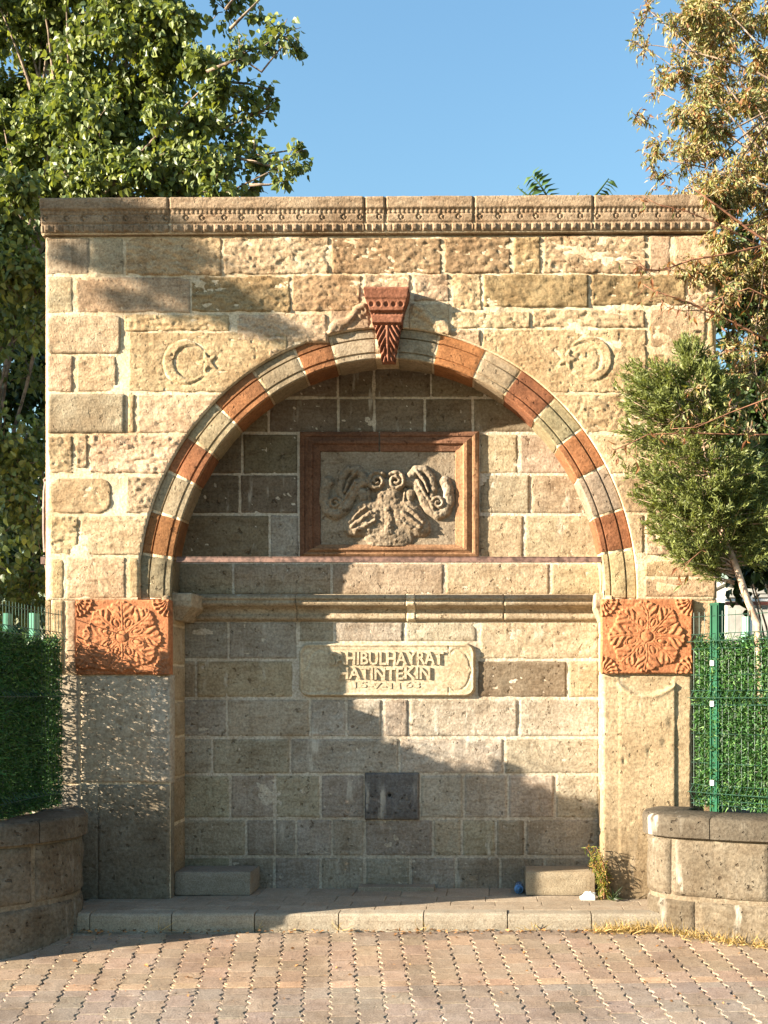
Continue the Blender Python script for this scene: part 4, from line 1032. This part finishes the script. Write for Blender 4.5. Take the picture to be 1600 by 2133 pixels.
# left mulberry behind the wall
g = np.random.default_rng(3)
mt = empty('mulberry_tree', (-5.2, 2.6, 0), 'large green broadleaf tree rising behind the left end of the fountain', 'tree')
fork = [pc(-40, 760, 2.4), pc(60, 560, 2.3), pc(150, 470, 2.2)]
trunk(mt, [(-5.2, 2.6, -.05), (-5.1, 2.55, 1.2), tuple(fork[0]), tuple(fork[1])], [.22, .18, .15, .10], M_BARK)
cl = []
def clump(px, py, Y, r, n, ry=None): 
    c = pc(px, py, Y); q = r / F * (D + Y) / D; cl.append((*c, q, (ry or q * .8), q * .85, n))
for px, py, r, n in ((590, 75, 48, 70), (622, 100, 24, 34), (560, 100, 34, 40), (540, 40, 30, 36), (600, 340, 44, 70), (625, 310, 22, 26), (560, 345, 32, 40), (590, 378, 26, 28), (470, 20, 60, 90), (500, 110, 60, 100), (480, 200, 70, 140), (540, 235, 42, 60), (530, 320, 50, 80), (555, 185, 24, 26), (565, 205, 18, 18), (500, 290, 60, 120), (460, 350, 60, 140), (520, 395, 40, 60), (505, -10, 40, 60)):
    clump(px, py, g.uniform(1.3, 2.2), r, int(n * 1.45))
k_ = 0
while k_ < 215:
    px = g.uniform(-180, 500); py = g.uniform(-140, 428); r_ = g.uniform(42, 78)
    if px + r_ * .9 > np.interp(py, [-140, 0, 60, 130, 200, 260, 330, 430], [380, 410, 430, 480, 520, 500, 490, 535]): continue
    clump(px, py, 1.0 + max(0, 480 - px) / 480 * 1.35 + g.uniform(0, 1.2), r_, 320); k_ += 1
for pts in ([(430, 150), (500, 120), (545, 150), (585, 100), (618, 96)], [(470, 170), (520, 175), (568, 190)], [(500, 330), (560, 345), (600, 330), (628, 312)], [(480, 60), (520, 20), (560, -20)], [(520, 385), (560, 385), (596, 376)], [(520, 240), (548, 232), (565, 215)], [(470, 20), (500, -20)]):
    Yk = g.uniform(1.3, 1.9); q_ = [pc(x, y, Yk) for x, y in pts]; mb = MB(); mb.tube(q_, np.linspace(.014, .004, len(q_)), 5); mb.build('branch', M_BARK, mt, tint=False, smooth=True)
for _ in range(16): clump(g.uniform(-30, 60), g.uniform(395, 600), g.uniform(.98, 1.3), 55, 200)
for _ in range(60):
    px = g.uniform(-200, 85); py = g.uniform(400, 1300); clump(px, py, g.uniform(1.0, 2.6), g.uniform(60, 90), 230)
for _ in range(40):
    px = g.uniform(-900, -150); py = g.uniform(-300, 900); clump(px, py, g.uniform(2.9, 4.4), g.uniform(110, 170), 160)
crown(mt, cl, HEART, HEART_F, .056, M_MUL, M_BARK, fork, [(1, 1, 1), (1.35, 1.3, 1), (.7, .8, .8), (1.7, 1.55, 1.1), (.9, .95, .9)], 21, droop=.8, twigs=10, limb_r=.024, limb_p=.12, jitter=.7)

# right autumn tree, standing in the right planter and reaching over the wall
at_ = empty('autumn_tree', (2.75, -.1, .6), 'slender tree with yellow and brown autumn leaves at the right, twigs reaching across the wall', 'tree')
fk = [pc(1690, 700, .0), pc(1670, 420, .1), pc(1660, 200, .15)]
trunk(at_, [(2.75, -.1, .55), tuple(pc(1740, 1000, -.05)), tuple(fk[0]), tuple(fk[1]), tuple(fk[2]), tuple(pc(1640, -60, .2))], [.07, .06, .055, .045, .034, .02], M_BARK)
cl = []; g = np.random.default_rng(9)
for px, py, r, n in ((1350, 20, 50, 90), (1330, 55, 30, 50), (1345, 100, 40, 70), (1330, 92, 26, 40), (1385, 170, 46, 110), (1370, 190, 34, 60), (1325, 243, 26, 44), (1345, 255, 26, 40), (1375, 300, 45, 120), (1360, 330, 38, 80), (1375, 375, 42, 110), (1420, 400, 55, 150), (1410, 60, 60, 130), (1430, 240, 60, 170), (1420, 130, 55, 140)):
    clump(px, py, g.uniform(.1, .7), r, n)
for _ in range(135):
    px = 1420 + 330 * g.uniform(); py = g.uniform(-110, 600); clump(px, py, g.uniform(-.2, 1.3), g.uniform(44, 68), 400)
for _ in range(38):
    px = g.uniform(1495, 1740); py = g.uniform(540, 830); clump(px, py, g.uniform(-.3, .5), g.uniform(40, 66), 130)
for px, py in ((1450, 810), (1480, 830), (1530, 850), (1420, 860), (1560, 905), (1490, 880)): clump(px, py, -.62, 40, 46)
AUTP = [(1, 1, 1), (1.35, 1.4, 1.5), (.95, .68, .5), (.55, .85, .7), (1.15, 1.2, .9), (.65, .36, .3), (.8, 1.0, .6), (.35, .55, .4), (1.3, 1.3, 1.3), (.7, .9, .5)]
crown(at_, cl, LANCE, LANCE_F, .050, M_AUT, M_BARK, fk, AUTP, 31, droop=.75, twigs=8, limb_r=.010, up=.3, limb_p=.2)
# bare twigs across the wall face
TL = []
g = np.random.default_rng(12)
for pts, r in (([(1640, 500), (1520, 528), (1440, 541), (1400, 556), (1370, 563), (1340, 560), (1318, 545)], .008), ([(1420, 548), (1385, 562), (1350, 563), (1334, 552), (1328, 535)], .005), ([(1620, 720), (1530, 672), (1470, 648), (1430, 628), (1390, 615), (1360, 605), (1340, 592)], .008), ([(1470, 648), (1445, 632), (1430, 605)], .004),
        ([(1470, 645), (1420, 648), (1390, 640), (1375, 622)], .004), ([(1640, 530), (1560, 478), (1490, 425), (1440, 390)], .012), ([(1600, 520), (1500, 468), (1430, 440), (1370, 425), (1340, 410)], .006), ([(1640, 905), (1540, 905), (1440, 902), (1350, 905), (1310, 925), (1280, 937), (1264, 925)], .006), ([(1700, 800), (1600, 830), (1520, 860), (1450, 890), (1400, 893)], .006),
        ([(1660, 700), (1560, 760), (1500, 800), (1470, 830)], .006), ([(1470, 1140), (1440, 1165), (1390, 1202)], .004), ([(1640, 640), (1560, 600), (1500, 620), (1440, 650)], .005)):
    Y = g.uniform(-.75, -.55) if pts[0][1] > 780 else g.uniform(-.35, -.18)
    q = [np.array(W(x, y, Y + .04 * g.normal())) for x, y in pts]; tw = MB(); tw.tube(q, np.linspace(r, r * .35, len(q)), 5)
    for k in range(1, len(pts)):
        for _ in range(3 if k < len(pts) - 2 else 4):
            b = q[k] + (q[k - 1] - q[k]) * g.uniform(); e = b + np.array([g.normal() * .06, g.normal() * .05, -abs(g.normal()) * .05]); tw.tube([b, (b + e) / 2 + g.normal(size=3) * .01, e], [.0022, .0018, .0012], 3)
            for _ in range(int(g.integers(0, 3))): TL.append(e)
    tw.build('twig', M_TWIG, at_, tint=False, smooth=True)
TL = np.array(TL); nl = len(TL); A = g.normal(size=(nl, 3)) * .5 + np.array([-.2, 0, -.8]); V = leaf_geo(TL, A, g.normal(size=(nl, 3)) + np.array([-.3, -.6, .3]), .07 * g.uniform(.6, 1.2, nl), LANCE)
for i in range(nl): link('leaf', V[i], LANCE_F, M_AUT, at_, smooth=False, tint=np.array([[.8, .45, .3], [.5, .7, .5], [.6, .3, .25]][i % 3]) * np.ones((5, 3)))

# juniper in front of the right end of the wall
ju = empty('juniper', (1.95, -.42, .7), 'feathery green juniper shrub standing in the right planter in front of the wall', 'shrub')
jt = [pc(1578, 1300, -.42), pc(1552, 1235, -.42), pc(1530, 1170, -.42), pc(1505, 1110, -.42), pc(1480, 1000, -.40), pc(1455, 880, -.4), pc(1440, 760, -.4)]
trunk(ju, [pc(1600, 1680, -.42)] + jt, [.034, .026, .024, .022, .019, .015, .010, .004], M_PALEBARK)
g = np.random.default_rng(17); mbj = MB(); LB = []; DIR = []
def spray(q, d, t0):
    L = np.linalg.norm(d); d = d / L
    for j in range(11):
        t = t0 + (1 - t0) * j / 10; b = np.array([np.interp(t * 6, np.arange(7), q[:, k]) for k in range(3)])
        a = d * .85 + np.cross(d, g.normal(size=3)) * .55 + np.array([-.05, 0, .28]); a /= np.linalg.norm(a); ln = .05 + .11 * (1.15 - t) * g.uniform(.6, 1.3)
        m = 17; u = g.uniform(.0, 1, (m, 1)); LB.append(b + a * ln * u + g.normal(size=(m, 3)) * .007); DIR.append(np.tile(a, (m, 1)) + .35 * g.normal(size=(m, 3)) * (1.1 - u))
top = [(765, 1436, 26), (795, 1400, 85), (825, 1398, 105), (850, 1410, 120), (900, 1415, 120), (960, 1430, 140), (1010, 1450, 150), (1060, 1465, 145), (1110, 1465, 135), (1150, 1440, 90), (1175, 1420, 40)]
for py, pxl, hw_ in top:
    nb = int(5 + hw_ / 5.4)
    for _ in range(nb):
        yy = py + g.uniform(-26, 26); t = np.interp(yy, [760, 880, 1000, 1110, 1170], [1440, 1455, 1480, 1505, 1530])
        s = pc(t, yy + 18, -.4); ang = g.uniform(0, 2 * math.pi); cxp = pxl + 10
        ex = cxp + math.cos(ang) * hw_ * g.uniform(.75, 1.08); e = pc(ex, yy - g.uniform(5, 40), -.4 + math.sin(ang) * hw_ / F * .62)
        q = limb(s, e, 7, -.06, g, .2); mbj.tube(q, np.linspace(.006, .0015, 7), 3)
        spray(q, e - s, .25)
for _ in range(50):                                                # sprays trailing right of the trunk
    yy = g.uniform(980, 1180); s = pc(np.interp(yy, [1000, 1180], [1480, 1535]), yy, -.4); e = pc(g.uniform(1540, 1650), yy - g.uniform(-10, 40), -.4 + g.uniform(-.3, .3)); q = limb(s, e, 7, -.04, g, .2); mbj.tube(q, np.linspace(.006, .0015, 7), 3)
    spray(q, e - s, .12)
LB = np.concatenate(LB); DIR = np.concatenate(DIR); n = len(LB)
V, Fc = blades(n, LB, DIR, np.tile(np.array([-.3, -.7, .4]), (n, 1)), .034, .0085, .28, g)
link('foliage', V, Fc, M_JUN, ju, smooth=False, tint=np.repeat(g.uniform(.6, 1.5, (n, 1)) * np.array([[1.0, 1, .9]]), 5, 0), kind='stuff')
mbj.build('limbs', M_PALEBARK, ju, tint=False, smooth=True)

# dark growth behind the fence line, left and right
def dark_shrub(name, loc, label, spec, seed, tpl=HEART, tf=HEART_F, size=.085, cat='shrub'):
    global cl
    g = np.random.default_rng(seed); r = empty(name, loc, label, cat, 'dark shrubs behind the wall'); cl = []
    for px0, px1, py0, py1, Y0_, Y1_, rr, n, cnt in spec:
        for _ in range(cnt): clump(g.uniform(px0, px1), g.uniform(py0, py1), g.uniform(Y0_, Y1_), rr * g.uniform(.8, 1.2), n)
    crown(r, cl, tpl, tf, size, M_DARKL, M_BARK, [np.array(loc) + np.array([0, 0, .5])], [(1, 1, 1), (1.4, 1.4, 1), (.6, .7, .7)], seed, nleafparts=0, twigs=6, limb_r=.02)
dark_shrub('laurel_shrub', (-5.6, 4.4, 0), 'dark leafy shrub behind the left end of the wall', [(-250, 110, 480, 1330, 3.4, 5.0, 110, 260, 80)], 41)
dark_shrub('laurel_shrub', (3.0, 3.4, 0), 'dark leafy shrub behind the right end of the wall', [(1510, 1800, 520, 1190, 2.4, 4.2, 95, 260, 95)], 42)

# tree of heaven shoots on top of the wall
def shoot(label, px, stems, seed):
    g = np.random.default_rng(seed); Y = .55; s0 = pc(px, 425, Y)
    r = empty('ailanthus_shoot', s0, label, 'plant', 'shoots growing on top of the wall')
    for pts, npair, ll, two in stems:
        q = np.array([pc(x, y, Y) for x, y in pts]); tt = np.linspace(0, len(q) - 1, 9); q = np.stack([np.interp(tt, np.arange(len(q)), q[:, k]) for k in range(3)], -1)
        mb = MB(); mb.tube(q, np.linspace(.011, .004, 9), 5); mb.build('stem', M_FERN, r, tint=True, smooth=True)
        for k in range(npair):
            t = .12 + .86 * k / (npair - 1); i = t * 8; p = np.array([np.interp(i, np.arange(9), q[:, a]) for a in range(3)]); d = q[min(8, int(i) + 1)] - q[int(i)] if i < 8 else q[8] - q[7]; d /= np.linalg.norm(d)
            for sgn in two:
                sd_ = np.array([d[2], 0, -d[0]]) * sgn; a = sd_ * 1.0 + d * .35 + np.array([0, g.normal() * .2, -.18]); 
                V = leaf_geo(p[None], a[None], np.array([[.1, -.5 + g.normal() * .3, .8]]), np.array([ll * (1.15 - .55 * abs(t - .45)) * g.uniform(.9, 1.1)]), LANCE * np.array([1.75, 1, 1.1]))
                link('leaflet', V[0], LANCE_F, M_FERN, r, smooth=False, tint=np.ones((5, 3)) * g.uniform(.7, 1.3))
shoot('feathery green shoot with two fronds on top of the cornice, the left one', 1146, [([(1146, 428), (1138, 405), (1122, 380), (1108, 366)], 9, .105, (-1, 1)), ([(1120, 428), (1100, 408), (1078, 390)], 6, .03, (-1, 1))], 1)
shoot('feathery green shoot with one leaning frond on top of the cornice, the right one', 1226, [([(1226, 428), (1240, 408), (1256, 388), (1268, 372)], 9, .115, (1,)), ([(1226, 428), (1212, 416), (1202, 408)], 4, .05, (-1, 1))], 2)

# street tree beyond the left edge of the frame: its crown dapples the wall's upper left corner
st = empty('street_tree', (-14.6, -3.0, -.3), 'street tree to the left of the fountain', 'tree'); cl = []
trunk(st, [(-14.6, -3.0, -.35), (-14.6, -3.0, 2.5), (-14.5, -3.05, 5.0), (-13.9, -3.05, 6.6)], [.2, .17, .13, .06], M_BARK)
for dx, dz, r, n in ((.15, .30, .30, 150), (.42, .12, .26, 130), (.70, -.02, .20, 90), (1.0, -.20, .15, 46), (-.15, .55, .36, 190), (.15, -.05, .15, 34), (-.6, .7, .4, 200)): cl.append((-10.75 + dx, -3.07 + dx * .0, 6.95 + dz - .08, r, r, r * .8, n))
for _ in range(22): cl.append((-14.9 + np.clip(g.normal(), -1.5, 1.2) * .6, -3.0 + g.normal() * .3, 7.6 + g.normal() * .6, .5, .5, .45, 120))
crown(st, cl, HEART, HEART_F, .085, M_MUL, M_BARK, [(-14.1, -3.05, 6.2)], [(1, 1, 1), (1.3, 1.2, 1)], 77, nleafparts=0, limb_r=.022)

shade_tree = empty('street_tree', (-9.4, -.35, -.2), 'tall narrow tree added out of view on the left to shade the low mulberry leaves', 'tree', 'street trees left of the fountain'); cl = []; st['group'] = 'street trees left of the fountain'  # unseen tree, added to darken the mulberry strip beside the wall
trunk(shade_tree, [(-9.4, -.35, -.25), (-9.4, -.33, 2.0), (-9.35, -.3, 4.5), (-9.35, -.3, 6.2)], [.16, .14, .10, .05], M_BARK)
for _ in range(120): cl.append((-9.35 + g.normal() * .4, -.2 + np.clip(g.normal(), -1.7, 2.2) * .6, g.uniform(3.0, 7.2), .48, .48, .42, 130))
crown(shade_tree, cl, HEART, HEART_F, .085, M_MUL, M_BARK, [(-9.35, -.3, 4.0)], [(1, 1, 1), (1.3, 1.2, 1)], 79, nleafparts=0, limb_r=.022)

# ------------------------------------------------------------------ small things
# building far behind on the right
gb = empty('garden_building', (5.2, 9.2, 0), 'pale low building with white rails behind the right fence', 'building')
def gbox(nm, px0, px1, py0, py1, Y, dp, mat):
    a = W(px0, py1, Y); b = W(px1, py0, Y); q = MB(); q.box(((a[0] + b[0]) / 2, Y + dp / 2, (a[2] + b[2]) / 2), (b[0] - a[0], dp, b[2] - a[2])); return q.build(nm, mat, gb, tint=False)
gbox('wall', 1515, 1900, 1216, 1480, 9.2, 1.5, M_WALLP); gbox('roof_edge', 1508, 1910, 1206, 1216, 9.05, 1.8, M_WALLP); gbox('ledge', 1515, 1900, 1226, 1236, 9.1, .09, M_WALLP)
gbox('rail', 1512, 1905, 1247, 1252, 8.6, .08, M_WHITE); gbox('rail', 1512, 1905, 1253.5, 1260, 8.6, .08, M_REDP)
for x in (1564, 1640): gbox('rail_post', x - 3, x + 3, 1238, 1330, 8.55, .08, M_WHITE)
gbox('awning', 1515, 1900, 1238, 1244, 9.0, .19, M_WALLP)

# rusty bracket strip on the wall's left side
mb = MB(); Yp = .10
for pts, r in (([(97, 996), (93, 1000), (95, 1006)], .012), ([(97, 1004), (94, 1024), (93, 1060), (93, 1110), (95, 1150)], .016)): mb.tube([np.array(W(x, y, Yp)) for x, y in pts], r, 7)
mb.box(np.array(W(95, 1168, Yp)), (.05, .05, .05)); mb.tube([np.array(W(96, 1175, Yp)), np.array(W(103, 1215, Yp))], [.014, .007], 6)
tag(mb.build('wall_bracket', M_RUST, tint=False), 'rusty brown metal strip hanging at the left edge of the wall', 'bracket')

# litter
g = np.random.default_rng(4)
PXg, PYg = np.meshgrid(np.linspace(-1, 1, 9), np.linspace(-1, 1, 7)); a0 = W(1224, 0, -.02)
hh = .045 * np.exp(-(PXg * 1.1) ** 2 - (PYg * 1.2) ** 2) + .022 * fbm(PXg * 1.7, PYg * 1.7, 5, 3) + .012
Vp = np.stack([a0[0] + PXg * .045 + .01 * fbm(PXg * 2, PYg * 2, 8, 2), -.03 + PYg * .035, ZF + np.maximum(.8 * hh + .018 * (PXg > .4), .004)], -1).reshape(-1, 3)
v_, f_ = skirt(Vp, grid_faces(7, 9), np.stack([np.zeros(63), np.zeros(63), ZF + .001 - Vp[:, 2]], -1))
tag(link('paper_litter', v_, f_, M_WHITE, smooth=False), 'crumpled white paper on the platform beside the right stone bench', 'litter')
q = W(1081, 0, .22); bo = empty('bottle', (q[0], .22, ZF), 'clear blue plastic bottle lying end-on against the right stone bench', 'bottle')
mb = MB(); zc = ZF + .034; ang = [(.14, .005), (.12, .026), (.10, .033), (-.02, .033), (-.028, .033), (-.034, .030), (-.036, .024), (-.032, .012), (-.034, .004)]
mb.tube([(q[0] + .1 * t * .3, .22 + t, zc) for t, r in ang], [r for t, r in ang], 16); mb.build('bottle_body', M_BLUE, bo, tint=False, smooth=True)
mb = MB(); mb.tube([(q[0] + .004, .36, zc), (q[0] + .005, .385, zc)], [.013, .013], 12); mb.build('bottle_cap', M_WHITE, bo, tint=False)
# weed at the right jamb
wd = empty('jamb_weed', W(1262, 1868, -.03), 'tall half-dry weed growing at the foot of the right jamb', 'weed')
g = np.random.default_rng(6); mb = MB(); LB = []; DR = []
for k in range(9):
    b = pc(1258 + g.normal() * 6, 1872, -.05 + g.normal() * .02); e = pc(1240 + g.normal() * 8, 1760 + abs(g.normal()) * 28, -.03 + g.normal() * .03); q = limb(b, e, 8, .0, g, .12); q[:, 0] += .03 * np.sin(np.linspace(0, 3, 8)); mb.tube(q, np.linspace(.005, .002, 8), 4)
    m = 70; tt = g.uniform(0.05, 1, m); b2 = np.stack([np.interp(tt * 7, np.arange(8), q[:, a]) for a in range(3)], -1); LB.append(b2 + g.normal(size=(m, 3)) * .012); DR.append(np.tile([-.1, -.3, -.5], (m, 1)))
mb.build('stem', M_TWIG, wd, tint=False); LB = np.concatenate(LB); DR = np.concatenate(DR); n = len(LB)
V, Fc = blades(n, LB, DR, np.tile([0., -1, 0], (n, 1)), .036, .007, .7, g); pal = np.array([[.40, .52, .25], [.25, .42, .2], [.75, .65, .42], [.22, .36, .15]])
link('foliage', V, Fc, M_DRY, wd, smooth=False, tint=np.repeat(pal[g.integers(4, size=n)], 5, 0), kind='stuff')
# small dark weed
V, Fc = blades(26, np.tile(pc(1276, 1873, -.08), (26, 1)), np.tile([.3, -.1, .7], (26, 1)), np.tile([0., -1, 0], (26, 1)), .075, .009, .6, g)
tag(link('ground_weed', V, Fc, M_DARKL, smooth=False, tint=np.ones((130, 3)) * .8), 'small dark weed at the foot of the right pier', 'weed')

# dry grass along the kerb and the right planter
g = np.random.default_rng(8); B = []; AX = []
ds = g.uniform(.15, .62, 520) * ol_r.L; x, y, tx, ty = ol_r.at(ds); nx, ny = ty, -tx
for i in range(520):
    o = abs(g.normal()) * .03 + .012; X = x[i] + nx[i] * o; Y = y[i] + ny[i] * o; B.append((X, Y, gz(Y))); AX.append((nx[i] * .5, ny[i] * .5, .6))
for i in range(340):
    X = g.uniform(.60, 1.02); Y = YK - abs(g.normal()) * .03 - .004; B.append((X, Y, gz(Y))); AX.append((g.normal() * .7, -.3, .45))
for px in (528, 705, 882, 1100, 1118, 350, 1357, 1362): 
    for _ in range(5): X = W(px + g.normal() * 8, 0, YK)[0]; B.append((X, YK - .012, 0)); AX.append((g.normal() * .5, -.3, .8))
B = np.array(B); AX = np.array(AX); n = len(B)
V, Fc = blades(n, B, AX, np.tile([0., -1, 0], (n, 1)), .085, .0042, .45, g)
tag(link('dry_grass', V, Fc, M_DRY, smooth=False, tint=np.repeat(g.uniform(.6, 1.3, (n, 1)) * np.array([[1, 1, 1]]), 5, 0)), 'dry yellow grass along the kerb and the foot of the right planter', kind='stuff')
# fallen leaves and grit along the kerb
n = 520; X = g.uniform(-3.1, 1.2, n); Y = YK - np.abs(g.normal(size=n)) * .035 - .01; k = g.uniform(size=n) < .22; Y[k] = g.uniform(-1.8, -.58, k.sum()); X[k] = g.uniform(-2.8, 1.5, k.sum())
P = np.stack([X, Y, [gz(q_) + .006 for q_ in Y]], -1); V = leaf_geo(P, g.normal(size=(n, 3)) * np.array([1, 1, .15]), np.tile([0, 0, 1.], (n, 1)) + g.normal(size=(n, 3)) * .35, .030 * g.uniform(.4, 1.4, n), LANCE * np.array([1.8, 1, 1]))
Fc = []
for q_ in LANCE_F: Fc += (np.arange(n)[:, None] * 5 + np.array(q_)[None]).tolist()
tag(link('fallen_leaves', V.reshape(-1, 3), Fc, M_DEAD, smooth=False, tint=np.repeat(np.array([[1, 1, 1], [1.8, 1.5, 1.2], [.6, .6, .6], [2.4, 2.2, 1.9]])[g.integers(4, size=n)], 5, 0)), 'small dry leaves and grit along the kerb and over the pavers', kind='stuff')
